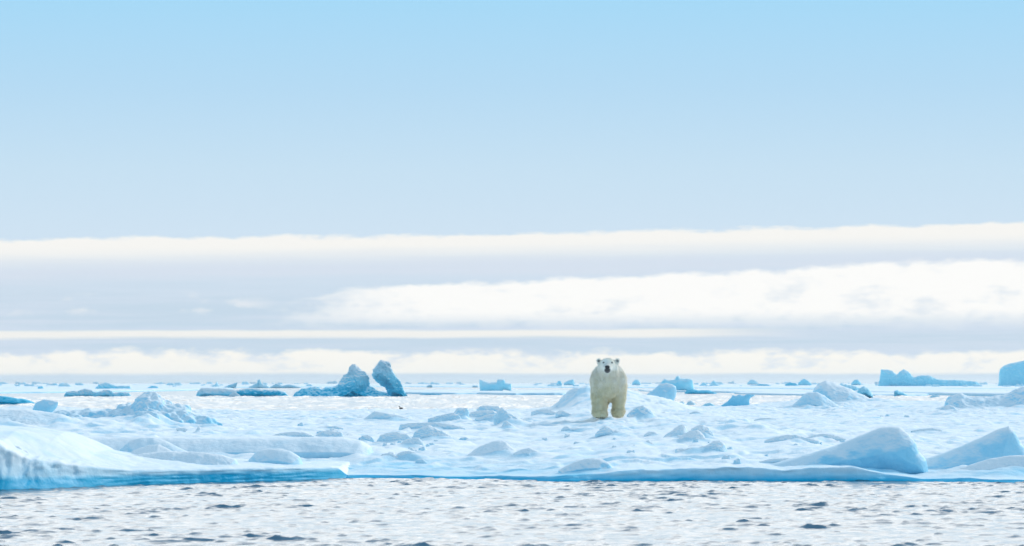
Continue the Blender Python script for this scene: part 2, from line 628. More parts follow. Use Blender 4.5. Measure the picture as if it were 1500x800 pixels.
def build_main_floe():
    xs = np.concatenate([np.arange(-38, -17, 0.25), np.arange(-17, 19, 0.05), np.arange(19, 38.1, 0.25)])
    offs = [0.03]
    st = 0.05
    while offs[-1] < 126:
        offs.append(offs[-1] + st)
        st = min(st * 1.012, 0.16)
    wall = [(-0.5, 1.5, 1.6), (-0.04, 1.05, 1.6)] + [(f_, (1 - f_) ** 1.2, 1) for f_ in (0.06, 0.18, 0.32, 0.46, 0.6, 0.74, 0.87, 0.96)]

    def tf(x, y, z, n):
        d = y - edge_y(x)
        cam_slope = sstep(n[:, 1] * -1, 0.06, 0.30)  # bluer on slopes tilted toward the camera
        low = (1 - sstep(z, 0.08, 0.26)) * 0.45
        pools = sstep(fbm(x * 0.45, y * 0.28, 7.0, 4, 0.6), 0.12, 0.42)
        nearf = 1 - sstep(d, 2, 14)
        t = 0.05 + 0.55 * cam_slope + low * (0.5 + 0.9 * nearf * sstep(fbm(x * 0.8, y * 0.8, 3.0, 3), -0.25, 0.3)) + pools * (0.16 + 0.4 * nearf)
        return t
    o = loft_floe('ice_floe', xs, edge_y, rim_z, wall, offs, lambda a, b: ground(a, b, True, True), tf, M_FLOE, lambda q: -0.15 + 0.05 * fbm(q * 1.5, 4.0, 4.0, 3),
                  lambda x, z, rz: 0.40 + 0.95 * (1 - sstep(z, 0.02, 0.12)) + 0.4 * (1 - sstep(z, 0.0, 0.05)) + 0.35 * (1 - sstep(z, 0.1, 0.2)))
    tag(o, 'broad snow-covered ice floe spanning the picture that the bear stands on', 'ice floe', kind='structure')



def build_left_floe():
    wl = [(-260, 722), (-100, 719), (0, 717), (100, 714), (200, 710), (300, 707), (380, 705.5), (460, 703), (500, 701.5), (512, 699)]
    cx = []; cy = []
    for p, q in wl:
        Yv = H * F / (q - HZ)
        cx.append((p - 750) / F * Yv); cy.append(Yv)
    X0, X1 = cx[0], cx[-1]
    gxs = np.linspace(X0 - 3, X1 + 3, 900)
    ker = np.exp(-np.linspace(-2, 2, 121) ** 2); ker /= ker.sum()
    gys = np.convolve(np.pad(np.interp(gxs, cx, cy), 60, mode='edge'), ker, 'valid')
    edge = lambda X: np.interp(X, gxs, gys) + 0.16 * fbm(X * 1.1, 2.0, 1.0, 5, 0.6) + 0.25 * sstep(X, X1 - 0.35, X1) ** 3
    toX = lambda p: (p - 750) / F * 63.5
    rimpts = [(-260, 640), (-60, 644), (0, 648), (40, 651), (56, 664), (72, 672), (90, 678), (130, 682), (165, 686), (200, 690), (300, 689), (380, 687), (450, 686), (500, 685), (512, 690)]
    crest = [(-260, 620), (-60, 624), (0, 628), (45, 631), (89, 637), (127, 655), (142, 663), (175, 669), (240, 675), (380, 680), (500, 683), (512, 690)]
    ri = lambda X: H - (np.interp(X, [toX(a) for a, b in rimpts], [b for a, b in rimpts]) - HZ) / F * edge(X)
    ce = lambda X: H - (np.interp(X, [toX(a) for a, b in crest], [b for a, b in crest]) - HZ) / F * (edge(X) + 3.0)
    endf = lambda X: 1 - sstep(X, X1 - 0.16, X1 + 0.01)
    rim = lambda X: np.maximum(ri(X), 0.03) * (0.25 + 0.75 * endf(X))

    def zf(X, Y):
        d = Y - edge(X)
        a = rim(X)
        b = np.maximum(ce(X), 0.02)
        z = a + (b - a) * sstep(d, 0.0, 3.2)
        z += 0.025 * (1 - np.exp(-d * 12))
        z += 0.05 * fbm(X * 1.1, Y * 0.7, 2.2, 4) * sstep(d, 0.02, 0.5) + 0.012 * fbm(X * 5, Y * 4, 3.0, 3)
        z += 0.05 * np.exp(-((d - 0.35) / 0.25) ** 2) * fbm(X * 2.0, Y * 1.0, 8.0, 3) 
        z = z * (1 - sstep(d, 5.0, 7.5)) - 0.3 * sstep(d, 6.5, 8)
        return z * (0.2 + 0.8 * endf(X))
    wall = [(-0.5, 1.5, 1.9), (-0.05, 1.06, 1.9)] + [(f_, (1 - f_) ** 1.25, 1) for f_ in (0.05, 0.12, 0.2, 0.28, 0.36, 0.44, 0.52, 0.6, 0.68, 0.76, 0.84, 0.91, 0.965)]
    xs = np.arange(X0, X1 + 0.011, 0.022)
    offs = list(np.arange(0.03, 1.0, 0.03)) + list(np.arange(1.0, 8.2, 0.06))

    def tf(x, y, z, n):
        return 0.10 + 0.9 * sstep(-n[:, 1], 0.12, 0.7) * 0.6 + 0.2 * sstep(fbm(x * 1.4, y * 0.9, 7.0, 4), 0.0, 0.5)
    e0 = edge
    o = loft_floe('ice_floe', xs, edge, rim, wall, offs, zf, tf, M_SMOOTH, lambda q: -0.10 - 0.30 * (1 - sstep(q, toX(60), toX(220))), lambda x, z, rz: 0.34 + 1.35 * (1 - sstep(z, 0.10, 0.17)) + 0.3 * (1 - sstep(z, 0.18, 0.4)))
    # break up the tall cliff at the far left with melted flutes
    me = o.data
    n = len(me.vertices)
    co = np.zeros(n * 3, dtype=np.float32)
    me.vertices.foreach_get('co', co)
    co = co.reshape(-1, 3)
    d = co[:, 1] - edge(co[:, 0])
    big = (1 - sstep(co[:, 0], toX(60), toX(200))) * 0.9 + 0.1
    face = (1 - sstep(d, 0.25, 0.9)) * sstep(co[:, 2], 0.02, 0.2)
    fl = fbm(co[:, 0] * 2.6, co[:, 2] * 1.2, 4.0, 4, 0.55)
    fl2 = fbm(co[:, 0] * 5, co[:, 2] * 4, 9.0, 3, 0.5, ridged=True)
    co[:, 1] += face * big * (0.26 * fl - 0.07 * fl2)
    co[:, 2] += face * big * 0.05 * fl2
    me.vertices.foreach_set('co', co.ravel())
    me.update()
    tag(o, 'ice floe with tall snowy shoulder and bright cyan waterline, front left corner', 'ice floe')


build_left_floe()


# ------------------------------------------------------------------ blocks, mounds and bergs from a side view with real depth
def poly_sdf(PX, PZ, poly):
    d = np.full(PX.shape, 1e9)
    inside = np.zeros(PX.shape, bool)
    n = len(poly)
    for i in range(n):
        ax, az = poly[i]; bx, bz = poly[(i + 1) % n]
        ex, ez = bx - ax, bz - az
        wx, wz = PX - ax, PZ - az
        t = np.clip((wx * ex + wz * ez) / (ex * ex + ez * ez + 1e-12), 0, 1)
        d = np.minimum(d, (wx - ex * t) ** 2 + (wz - ez * t) ** 2)
        c = ((az > PZ) != (bz > PZ)) & (PX < (bx - ax) * (PZ - az) / ((bz - az) if bz != az else 1e-12) + ax)
        inside ^= c
    d = np.sqrt(d)
    return np.where(inside, -d, d)


SEED = [0]


def shape(outline, base, Y, depth=1.0, p=2.2, lean=0.0, sink=None, rough=0.05, freq=1.6, facet=0.0, blue=0.4, snowtop=0.5,
          deepline=0.0, round_=0.0, detail=1.25, closed=False, ridged=False, flute=0.0):
    """outline: photo pixels left to right along the top (or the whole contour when closed); base: photo row where it meets
    its ground; Y distance; depth: thickness along the view in units of the height; lean: how far the top leans back"""
    SEED[0] += 1
    sd_ = SEED[0] * 17.3
    px2m = Y / F
    pts = [W(a, b, Y) for a, b in outline]
    xs_ = [q[0] for q in pts]; zs_ = [q[1] for q in pts]
    zb = H - (base - HZ) / F * Y
    hgt = max(max(zs_) - zb, 2 * px2m)
    wid = max(xs_) - min(xs_)
    sk = (sink if sink is not None else 0.35) * hgt
    if closed:
        poly = pts
    else:
        poly = pts + [(xs_[-1] + 0.15 * hgt * 0.5, zb - sk), (xs_[0] - 0.15 * hgt * 0.5, zb - sk)]
    R = 0.5 * min(hgt + sk, wid) * 0.9
    T_ = depth * hgt * 0.38
    vox = max(px2m * detail, (wid * (hgt + sk) * T_ * 2.6 / 1.1e6) ** (1 / 3))
    pad = vox * 3 + rough * hgt * 0.3
    x0, x1 = min(q[0] for q in poly) - pad, max(q[0] for q in poly) + pad
    z0, z1 = min(q[1] for q in poly) - pad, max(q[1] for q in poly) + pad
    md = T_ * 1.25 * max(1, (0.5 * (hgt + sk) / R)) ** (1 / p) + pad + abs(lean) * (hgt + sk)
    gx = np.arange(x0, x1 + vox, vox); gz = np.arange(z0, z1 + vox, vox); gy = np.arange(-md, md + vox, vox)
    PX, PZ = np.meshgrid(gx, gz, indexing='ij')
    d2 = poly_sdf(PX, PZ, poly)
    if round_:
        d2 = d2 + 0.0
    # the thickness wanders so that no two cross-sections match
    wob = fbm(PX / hgt * 0.9 + sd_, 0.0, PZ / hgt * 0.9, 3) * 0.35 * min(T_, 0.8 * hgt)
    yy = gy[None, :, None] - lean * (PZ[:, None, :] - zb) - wob[:, None, :]
    hz_ = np.clip((PZ - zb) / hgt, -0.3, 1.2)[:, None, :]
    f = d2[:, None, :] + R * (np.abs(yy) / (T_ * (1.0 if closed else 1.0) * (1 if closed else np.maximum(1.12 - 0.45 * hz_, 0.5)))) ** p
    rs = np.random.RandomState(int(sd_))
    if facet:
        cxm, czm = (min(xs_) + max(xs_)) / 2, zb + hgt * 0.5
        for _ in range(9):
            th = rs.uniform(0, 2 * math.pi); ph = rs.uniform(-0.1, 1.1)
            nv = np.array([math.cos(th) * math.cos(ph), math.sin(th) * math.cos(ph), math.sin(ph)])
            if abs(nv[1]) < 0.25: continue
            off = (abs(nv[0]) * wid * 0.5 + abs(nv[1]) * T_ + abs(nv[2]) * hgt * 0.5) * (1 - facet * rs.uniform(0.4, 1.0))
            pl = nv[0] * (gx[:, None, None] - cxm) + nv[1] * gy[None, :, None] + nv[2] * (gz[None, None, :] - czm) - off
            f = np.maximum(f, pl)
    V, Q = surface_nets(f, (x0, -md, z0), vox)
    if len(V) == 0:
        return None
    N = vnormals(V, Q)
    s = freq / hgt
    if rough:
        n = fbm(V[:, 0] * s + sd_, V[:, 1] * s, V[:, 2] * s, 5, 0.55)
        if ridged:
            n = 0.5 * n - 0.6 * (fbm(V[:, 0] * s * 1.4 + sd_, V[:, 1] * s * 1.4, V[:, 2] * s * 1.4, 3, 0.5, ridged=True) - 0.3)
        n = n + 0.35 * fbm(V[:, 0] * s * 4.5 + sd_, V[:, 1] * s * 4.5, V[:, 2] * s * 4.5, 3, 0.6)
        V = V + N * (n * rough * hgt * 1.7)[:, None]
    if flute:
        n = fbm(V[:, 0] * s * 3 + sd_, V[:, 2] * s * 0.6, 0.0, 3)
        V[:, 1] += n * flute * hgt
    N = vnormals(V, Q)
    cn = fbm(V[:, 0] * s * 0.8 + sd_ + 50, V[:, 1] * s * 0.8, V[:, 2] * s * 0.8, 4, 0.55)
    cf = fbm(V[:, 0] * s * 5 + sd_, V[:, 1] * s * 5, V[:, 2] * s * 5, 3, 0.6)
    hz = (V[:, 2] - zb) / hgt
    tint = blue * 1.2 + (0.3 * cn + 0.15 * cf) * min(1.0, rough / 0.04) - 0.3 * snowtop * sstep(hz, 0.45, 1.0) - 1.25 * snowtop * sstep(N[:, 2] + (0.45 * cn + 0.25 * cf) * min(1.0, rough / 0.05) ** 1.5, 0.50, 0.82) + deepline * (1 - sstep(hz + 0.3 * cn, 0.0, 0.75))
    # local origin at the base centre
    c0 = np.array([(min(xs_) + max(xs_)) / 2, 0.0, zb])
    return V - c0, Q, np.clip(tint, -0.1, 2.0), (c0[0], Y, zb)


def ice(name, label, cat, outline, base, Y=None, water=False, group=None, material=None, drift=True, **kw):
    if Y is None:
        cx = (outline[0][0] + outline[-1][0]) / 2
        Y = hit(cx, base, water)
        Y += 0.5 * kw.get('depth', 1.0) * 0.38 * (base - min(q[1] for q in outline)) / F * Y
    r = shape(outline, base, Y, **kw)
    V, Q, t, loc = r
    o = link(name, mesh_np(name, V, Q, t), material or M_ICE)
    # the body reaches back from its foot line
    o.location = loc
    tag(o, label, cat, group)
    if group == GF and drift:
        xs_ = [q[0] for q in outline]
        hw = (max(xs_) - min(xs_)) / 2 / F * Y
        hh = (base - min(q[1] for q in outline)) / F * Y
        DRIFTS.append((loc[0], Y + 0.15 * hh, hw * 0.95, max(hh * 1.6, hw * 0.8), min(hh * 0.55, 0.24)))
    return o


GF = 'snow mounds and ice blocks lying on the main floe'
# --- on the front-left floe
ice('snow_mound', 'smooth rounded snow mound rising behind a lower one, front left floe', 'snow mound',
    [(168, 668), (178, 656), (190, 646), (206, 641), (226, 641), (244, 646), (262, 655), (280, 664)], 670, Y=67.3, depth=3.0, p=2, rough=0.02, freq=1, blue=0.68, snowtop=0.5, material=M_SMOOTH, group=GF)
ice('snow_mound', 'small snow hump tucked between the rounded mound and the long mound', 'snow mound',
    [(182, 668), (200, 658), (218, 652), (232, 651), (246, 657), (262, 666)], 672, Y=66.4, depth=2.6, p=2, rough=0.02, freq=1, blue=0.42, snowtop=0.4, material=M_SMOOTH, group=GF)
ice('snow_mound', 'long low flat-topped snow mound on the rim of the cyan-edged floe', 'snow mound',
    [(172, 676), (182, 669), (210, 664), (245, 661), (290, 662), (325, 666), (345, 673), (351, 684)], 688, Y=65.5, depth=3.2, p=2.4, rough=0.035, freq=1.4, blue=0.46, snowtop=0.4, material=M_SMOOTH, group=GF)
ice('snow_mound', 'smooth blue-shaded dome-like snow block at the right end of the cyan-edged floe', 'snow mound',
    [(358, 684), (365, 673), (376, 661), (390, 657), (408, 657), (425, 661), (439, 669), (445, 683)], 684, Y=67.0, depth=3.0, p=2.6, rough=0.02, freq=1, blue=0.68, snowtop=0.5, material=M_SMOOTH, group=GF)
ice('snow_bank', 'long flat snow bank stretching behind the cyan-edged floe', 'snow bank',
    [(70, 641), (110, 640), (200, 640), (300, 641), (400, 641), (470, 640), (505, 641), (530, 646), (543, 655), (548, 668)], 671, Y=73, depth=7.0, p=4, rough=0.02, freq=2.2, blue=0.55, snowtop=0.4, detail=1.6, material=M_SMOOTH, group=GF)
ice('ice_bulge', 'rounded pale ice bulge on the cliff face at the lower left corner', 'ice bulge',
    [(-70, 664), (-30, 655), (5, 652), (28, 655), (44, 664), (54, 680), (60, 698), (64, 712)], 717, Y=60.8, depth=0.9, p=2.2, rough=0.05, freq=1.6, blue=0.4, snowtop=0.5, material=M_SMOOTH, group='ice frozen to the front of the left floe')
ice('ice_bulge', 'small white snow-crusted knob at the waterline in the lower left corner', 'ice bulge',
    [(-40, 690), (-10, 684), (14, 683), (30, 688), (38, 700), (40, 714)], 718, Y=60.0, depth=0.9, p=2.2, rough=0.06, freq=1.6, blue=0.3, snowtop=0.6, material=M_SMOOTH, group='ice frozen to the front of the left floe')
ice('ice_bulge', 'ribbed blue-white ice bulge right of the rounded bulge on the left cliff', 'ice bulge',
    [(52, 700), (58, 684), (68, 676), (80, 678), (90, 688), (97, 700), (100, 712)], 715, Y=61.2, depth=0.9, p=2.2, rough=0.05, freq=1.8, flute=0.05, blue=0.55, snowtop=0.5, material=M_SMOOTH, group='ice frozen to the front of the left floe')
# --- left hummock
ice('ice_hummock', 'large craggy blue-shaded ice hummock with knobbly peak, left side', 'ice hummock',
    [(-60, 612), (0, 606), (35, 605), (86, 604), (111, 600), (135, 600), (165, 598), (176, 590), (186, 588), (192, 593), (199, 588), (204, 578), (218, 574), (233, 577), (240, 585), (252, 591),
     (272, 593), (283, 603), (299, 609), (315, 614), (327, 624), (328, 634)], 637, Y=96, depth=3.6, p=1.8, lean=0.25, rough=0.10, freq=1.5, blue=0.78, snowtop=0.6, deepline=0.25, ridged=True, detail=1.1, group=GF)
ice('ice_block', 'rounded ice knob bulging from the foot of the large craggy hummock', 'ice block',
    [(190, 634), (195, 614), (204, 603), (218, 601), (230, 606), (238, 620), (242, 634)], 637, Y=94.6, depth=1.6, rough=0.06, blue=0.6, snowtop=0.3, group=GF)
ice('ice_block', 'lone rounded blue ice block on snow left of the craggy hummock', 'ice block',
    [(45, 603), (53, 590), (64, 585), (78, 587), (86, 589), (84, 596), (78, 603)], 603, Y=104, depth=1.4, rough=0.06, blue=0.65, snowtop=0.4, deepline=0.2, group=GF)
ice('snow_mound', 'streaked snow slope at the far left below the lone blue block', 'snow mound',
    [(-60, 604), (0, 600), (30, 599), (60, 602), (90, 608), (120, 618), (150, 630), (170, 636)], 638, Y=93, depth=5, p=2, lean=0.8, rough=0.04, freq=1.2, blue=0.5, snowtop=0.35, group=GF)
ice('ice_plate', 'long thin snow-topped ice plate at the foot of the craggy hummock', 'ice plate',
    [(233, 638), (240, 636.5), (300, 635.5), (380, 634.5), (420, 636), (424, 639)], 640, Y=91, depth=6, p=4, rough=0.1, freq=3, blue=0.25, snowtop=0.4, group=GF)
ice('ice_shard', 'small upright ice shard standing on the thin plate', 'ice shard',
    [(285, 637), (288, 627), (291, 623), (294, 628), (293, 637)], 637.5, Y=90.6, depth=0.7, rough=0.07, blue=0.15, snowtop=0.2, detail=0.8, group=GF)
ice('ice_shard', 'small mushroom-shaped ice chunk left of the upright shard', 'ice shard',
    [(260, 641), (262, 634), (258, 631), (258, 628), (266, 626.5), (275, 628), (275, 631), (271, 634), (272, 641)], 638, Y=90.6, depth=0.9, rough=0.06, blue=0.15, snowtop=0.2, detail=0.8, closed=True, group=GF)
# --- centre-left rubble
ice('ice_slab', 'tilted triangular ice slab near the dark bird', 'ice slab',
    [(532, 614), (540, 608), (548, 602), (562, 604), (580, 607), (600, 612)], 615, depth=2.5, p=3, rough=0.02, blue=0.5, snowtop=0.45, group=GF)
C = [
 ('pointed pale ice block at the left end of the jumbled slabs', [(627, 613), (645, 608), (662, 604.5), (672, 607), (676, 614)], 616, None, 0.55),
 ('squarish blue ice block standing behind the pointed pale block', [(661, 609), (666, 602), (671, 598), (684, 597.5), (687, 603), (687, 611)], 613, None, 0.62),
 ('flat-topped ice slab in the middle of the jumbled slabs', [(683, 610), (691, 603), (705, 601), (722, 601), (728, 605), (729, 611)], 612, None, 0.45),
 ('low leaning ice slab in front of the flat-topped slab', [(697, 614), (711, 608), (724, 606.5), (731, 611), (734, 615)], 616, None, 0.4),
 ('large snow-topped slab sloping down right of the jumbled slabs', [(724, 608), (729, 601), (735, 597), (745, 603), (756, 611), (775, 622)], 623, None, 0.5),
 ('rearmost thin slab peeking over the jumbled slabs', [(697, 600), (704, 595), (716, 594), (730, 595), (737, 600)], 603, 146, 0.5),
 ('fist-shaped ice lump below the large sloping slab', [(735, 624), (738, 618), (742, 616), (748, 620), (753, 624.5)], 625, None, 0.4),
 ('long low ice bank between jumbled slabs and rubble pile', [(576, 627), (586, 622), (600, 619.5), (625, 619), (646, 619.5), (668, 623), (682, 627)], 628.5, None, 0.5),
 ('craggy peak of the rubble pile in the centre left', [(604, 640), (608, 631), (618, 626), (628, 622), (636, 625), (642, 629), (652, 633), (663, 640)], 644, None, 0.45),
 ('broad left shoulder block of the rubble pile', [(552, 646), (558, 637), (568, 634), (584, 633), (598, 637), (606, 646)], 648.5, None, 0.5),
 ('front lump of the rubble pile in pale snow', [(584, 652), (592, 645), (606, 641), (614, 641), (620, 648), (622, 653)], 654, None, 0.35),
 ('small dark-blue ice lump right of the rubble pile', [(671, 645), (675, 641), (682, 640), (688, 643), (690, 646)], 646, None, 0.85),
 ('small round ice lump left of the rubble pile', [(525, 642), (531, 638), (539, 637), (546, 641), (549, 646)], 647, None, 0.6),
 ('small craggy ice lump beyond the long snow bank', [(462, 638), (468, 633), (479, 630), (490, 632), (500, 633), (504, 640)], 641, None, 0.4),
 ('low ridge of snow beyond the long snow bank, left of the small craggy lump', [(395, 638), (412, 634), (430, 632), (448, 634), (460, 638)], 640, None, 0.35),
 ('twin pale snow lump, the left of two under the rubble pile', [(552, 671), (560, 665), (570, 663), (580, 667), (588, 672)], 673, None, 0.3),
 ('twin pale snow lump, the right of two under the rubble pile', [(578, 668), (586, 662), (598, 660), (608, 663), (618, 670)], 672, None, 0.3),
 ('thin grey-blue ice ledge far back by the open water, left of the tilted slab', [(455, 628), (470, 625), (492, 624), (503, 627)], 628.5, None, 0.55),
]
for i, (lb, ol, bs, yy, bl) in enumerate(C):
    ice('ice_block', lb, 'ice block', ol, bs, Y=yy, depth=1.7 + 0.2 * (i % 3), p=2.6, facet=0.26, rough=0.07, freq=1.8, blue=bl * 1.0, snowtop=0.7, ridged=(i % 2 == 0), detail=0.9, group=GF)

# --- centre, round the bear
ice('snow_mound', 'gently domed pale snow mound left of the blue-faced boulder', 'snow mound',
    [(684, 667), (695, 658), (708, 652), (722, 647), (732, 645), (742, 648), (752, 657), (766, 666)], 669, depth=2.6, p=2, rough=0.04, freq=1.6, blue=0.22, snowtop=0.25, material=M_SMOOTH, group=GF)
ice('snow_mound', 'faint low snow swelling just right of the gently domed mound', 'snow mound',
    [(752, 664), (765, 658), (776, 656), (788, 661), (796, 666)], 667, depth=2.6, p=2, rough=0.05, blue=0.3, snowtop=0.3, material=M_SMOOTH, group=GF)
ice('ice_boulder', 'smooth blue-faced ice boulder near the water below the bear', 'ice boulder',
    [(818, 689), (828, 683), (842, 677), (856, 672), (868, 670.5), (882, 672.5), (892, 678), (900, 688)], 693, depth=2.4, p=2.6, rough=0.02, freq=1.2, blue=0.8, snowtop=0.75, material=M_SMOOTH, group=GF)
D_ = [
 ('pointed snow lump on the floe directly below the bear', [(872, 636), (878, 629), (884, 624), (890, 624), (899, 629), (912, 633), (926, 636)], 637.5, None, 0.45),
 ('thin snow ridge below and left of the bear', [(822, 629), (826, 625), (831, 624.5), (838, 627), (856, 627), (872, 629)], 631, None, 0.4),
 ('rounded snow mound beside the bear on its right', [(918, 608), (925, 602), (933, 596), (942, 594), (949, 598), (960, 609)], 611, None, 0.6),
 ('left of two low snow lips in front of the slope left of the bear', [(778, 603), (788, 599.5), (802, 599), (812, 602), (822, 607)], 608, None, 0.4),
 ('right of two low snow lips ending at the bear', [(814, 605), (819, 601), (826, 602), (838, 606), (862, 607), (872, 609)], 610, None, 0.45),
 ('left spire of the ice pile right of the bear', [(972, 640), (981, 632), (990, 626), (998, 622), (1004, 624), (1008, 634), (1012, 641)], 643, None, 0.35),
 ('arched right block of the ice pile right of the bear', [(1004, 637), (1012, 628), (1022, 623), (1030, 622), (1038, 627), (1045, 636), (1046, 642)], 643, None, 0.45),
 ('front fluted lump of the ice pile right of the bear', [(990, 645), (1000, 637), (1010, 631), (1022, 630), (1030, 637), (1036, 645)], 647, None, 0.25),
 ('long pale ice bank with a knob at its right end', [(990, 658), (1008, 656), (1026, 655), (1038, 651), (1046, 646), (1054, 645), (1062, 651), (1065, 660)], 662, None, 0.5),
 ('tiny cone of ice left of the long pale bank', [(941, 651), (946, 646), (950, 644), (954, 647), (959, 651)], 652, None, 0.35),
 ('small flat snow lump between the bear and the ice pile', [(943, 637), (948, 633), (958, 632.5), (964, 636)], 639, None, 0.35),
 ('low rippled snow patch on the floe right of centre', [(1120, 645), (1135, 640), (1150, 637), (1166, 637), (1180, 641), (1200, 645)], 647, None, 0.4),
 ('low cracked snow hump beside the rippled patch', [(1178, 642), (1192, 637), (1206, 635), (1222, 637), (1240, 642)], 644, None, 0.35),
 ('small blue-shaded snow ledge on the far right of the floe', [(1334, 631), (1350, 628), (1366, 627), (1380, 630)], 633, None, 0.45),
 ('small snow bump on the slope right of the bear', [(1010, 605), (1016, 602.5), (1022, 602.5), (1028, 605)], 606.5, None, 0.35),
 ('pale shallow snow ridge in open floe right of the bird-shaped ice', [(1104, 615), (1114, 612), (1126, 612), (1140, 615)], 616.5, None, 0.35),
 ('low drifted snow ledge at the left foot of the flat-peaked wedge', [(1112, 676), (1130, 672), (1150, 671), (1170, 672), (1185, 676)], 677.5, None, 0.35),
]
for i, (lb, ol, bs, yy, bl) in enumerate(D_):
    ice('snow_lump', lb, 'snow lump', ol, bs, Y=yy, depth=2.2, p=2.4, facet=0.18, rough=0.07, freq=1.6, blue=bl * 1.0, snowtop=0.7, ridged=(i % 3 == 0), detail=0.9, group=GF)

# --- crumbs of ice strewn between the larger blocks
rc = random.Random(12)
crumbs = []
for k in range(5):
    w_ = rc.uniform(9, 14); h_ = rc.uniform(4, 7)
    pts = [(750 - w_ / 2, 645)] + [(750 - w_ / 2 + w_ * (j + 0.7) / 4.4, 645 - h_ * rc.uniform(0.5, 1.0)) for j in range(4)] + [(750 + w_ / 2, 645)]
    crumbs.append(ice('ice_crumb', 'small irregular snow-dusted ice crumb strewn between the larger blocks', 'ice crumb', pts, 646, Y=95, depth=2.0, facet=0.25, rough=0.08, freq=1.8,
                      blue=0.2 + 0.1 * k, snowtop=0.4, drift=False, group='small ice crumbs strewn over the floe'))
CS = [(605, 655, 22, 9), (640, 648, 24, 8), (560, 650, 30, 8), (700, 620, 40, 8), (480, 634, 40, 5), (1000, 648, 35, 8), (1045, 660, 30, 5), (740, 668, 50, 8),
      (600, 680, 70, 8), (1180, 645, 60, 6), (900, 655, 60, 8), (440, 622, 60, 8), (1320, 612, 60, 8), (1100, 665, 80, 10), (840, 640, 60, 10)]
for i in range(56):
    cx_, cy_, sx_, sy_ = CS[i % len(CS)]
    px, py = cx_ + rc.gauss(0, sx_ * 0.6), min(cy_ + rc.gauss(0, sy_ * 0.6), 692)
    Yc = hit(px, py)
    Xc = (px - 750) / F * Yc
    o = crumbs[i] if i < 5 else crumbs[rc.randrange(5)].copy()
    if i >= 5: COL.objects.link(o)
    o.location = (Xc, Yc, float(ground(np.array([Xc]), np.array([Yc]))[0]) - 0.01)
    q_ = rc.uniform(0.35, 1.1)
    o.scale = (q_ * rc.uniform(0.8, 1.5), q_ * 1.2, q_ * rc.uniform(0.6, 1.1))
    o.rotation_euler = (0, 0, rc.uniform(-0.7, 0.7))

# --- right: the two smooth wedges and the hummocks behind
ice('ice_wedge', 'smooth flat-peaked blue ice wedge sloping down to the left, left of a pair', 'ice wedge',
    [(1120, 682), (1150, 674), (1185, 665), (1225, 652), (1258, 639), (1280, 630), (1290, 626), (1306, 624.5), (1318, 626), (1330, 636), (1340, 648), (1345, 662), (1352, 668), (1356, 674)], 680,
    depth=1.9, p=3.2, lean=0.05, rough=0.014, freq=1.4, blue=0.8, snowtop=0.6, drift=False, material=M_SMOOTH, group=GF)
ice('ice_wedge', 'smooth sharp-peaked blue ice wedge at the right edge, right of a pair', 'ice wedge',
    [(1290, 686), (1330, 680), (1372, 667), (1410, 653), (1440, 640), (1462, 629), (1477, 624), (1485, 631), (1494, 648), (1504, 658), (1530, 672), (1545, 684)], 684,
    depth=1.8, p=2.8, lean=0.05, rough=0.014, freq=1.4, blue=0.78, snowtop=0.6, drift=False, material=M_SMOOTH, group=GF)
ice('snow_mound', 'low wind-carved snow drift in front of the sharp-peaked wedge', 'snow mound',
    [(1395, 690), (1420, 681), (1450, 672), (1480, 667), (1520, 667), (1560, 676), (1590, 690)], 692, depth=3, p=2, rough=0.03, freq=1.6, blue=0.3, snowtop=0.35, material=M_SMOOTH, group=GF)
ice('ice_hummock', 'rear sloping ridge of the twin snow hummock right of the bird-shaped ice', 'ice hummock',
    [(1186, 584), (1193, 570), (1199, 562), (1209, 557.5), (1220, 560), (1232, 564), (1245, 569), (1258, 577), (1275, 584), (1298, 593), (1310, 600)], 603, Y=160, depth=3.2, p=2, rough=0.04, freq=1.2, blue=0.66, snowtop=0.55, group=GF)
ice('ice_hummock', 'front fluted half of the twin snow hummock right of the bird-shaped ice', 'ice hummock',
    [(1156, 598), (1165, 590), (1175, 580), (1184, 574.5), (1196, 574), (1206, 579), (1216, 586), (1226, 594), (1232, 600)], 602, Y=152, depth=2.6, p=2, rough=0.04, freq=1.2, flute=0.05, blue=0.66, snowtop=0.4, group=GF)
ice('ice_hummock', 'long snowy ridge rising to the right edge behind the wedges', 'ice hummock',
    [(1380, 600), (1384, 588), (1392, 580), (1406, 576), (1420, 580), (1440, 582), (1458, 580), (1474, 577), (1486, 571), (1500, 567), (1530, 563), (1570, 575), (1600, 600)], 606, Y=140, depth=3.6, p=2, rough=0.06, freq=1.3, ridged=True, blue=0.72, snowtop=0.55, group=GF)
ice('ice_block', 'small pale block at the left foot of the long right ridge', 'ice block',
    [(1374, 603), (1380, 597), (1388, 593), (1396, 594), (1404, 601)], 605, Y=137, depth=2.2, rough=0.06, blue=0.5, snowtop=0.45, group=GF)
ice('snow_mound', 'blue-shaded snow knoll behind and left of the bear', 'snow mound',
    [(808, 596), (818, 588), (826, 579), (834, 572), (843, 568), (856, 569), (872, 580), (884, 594)], 600, Y=133, depth=3.0, p=2, rough=0.05, freq=1.8, blue=0.42, snowtop=0.3, group=GF)

DRIFTS.append(((891.0 + 15 - 750) / F * 110, 110.9, 0.33, 0.5, 0.05))     # the hummock under the bear's rear paws
build_main_floe()

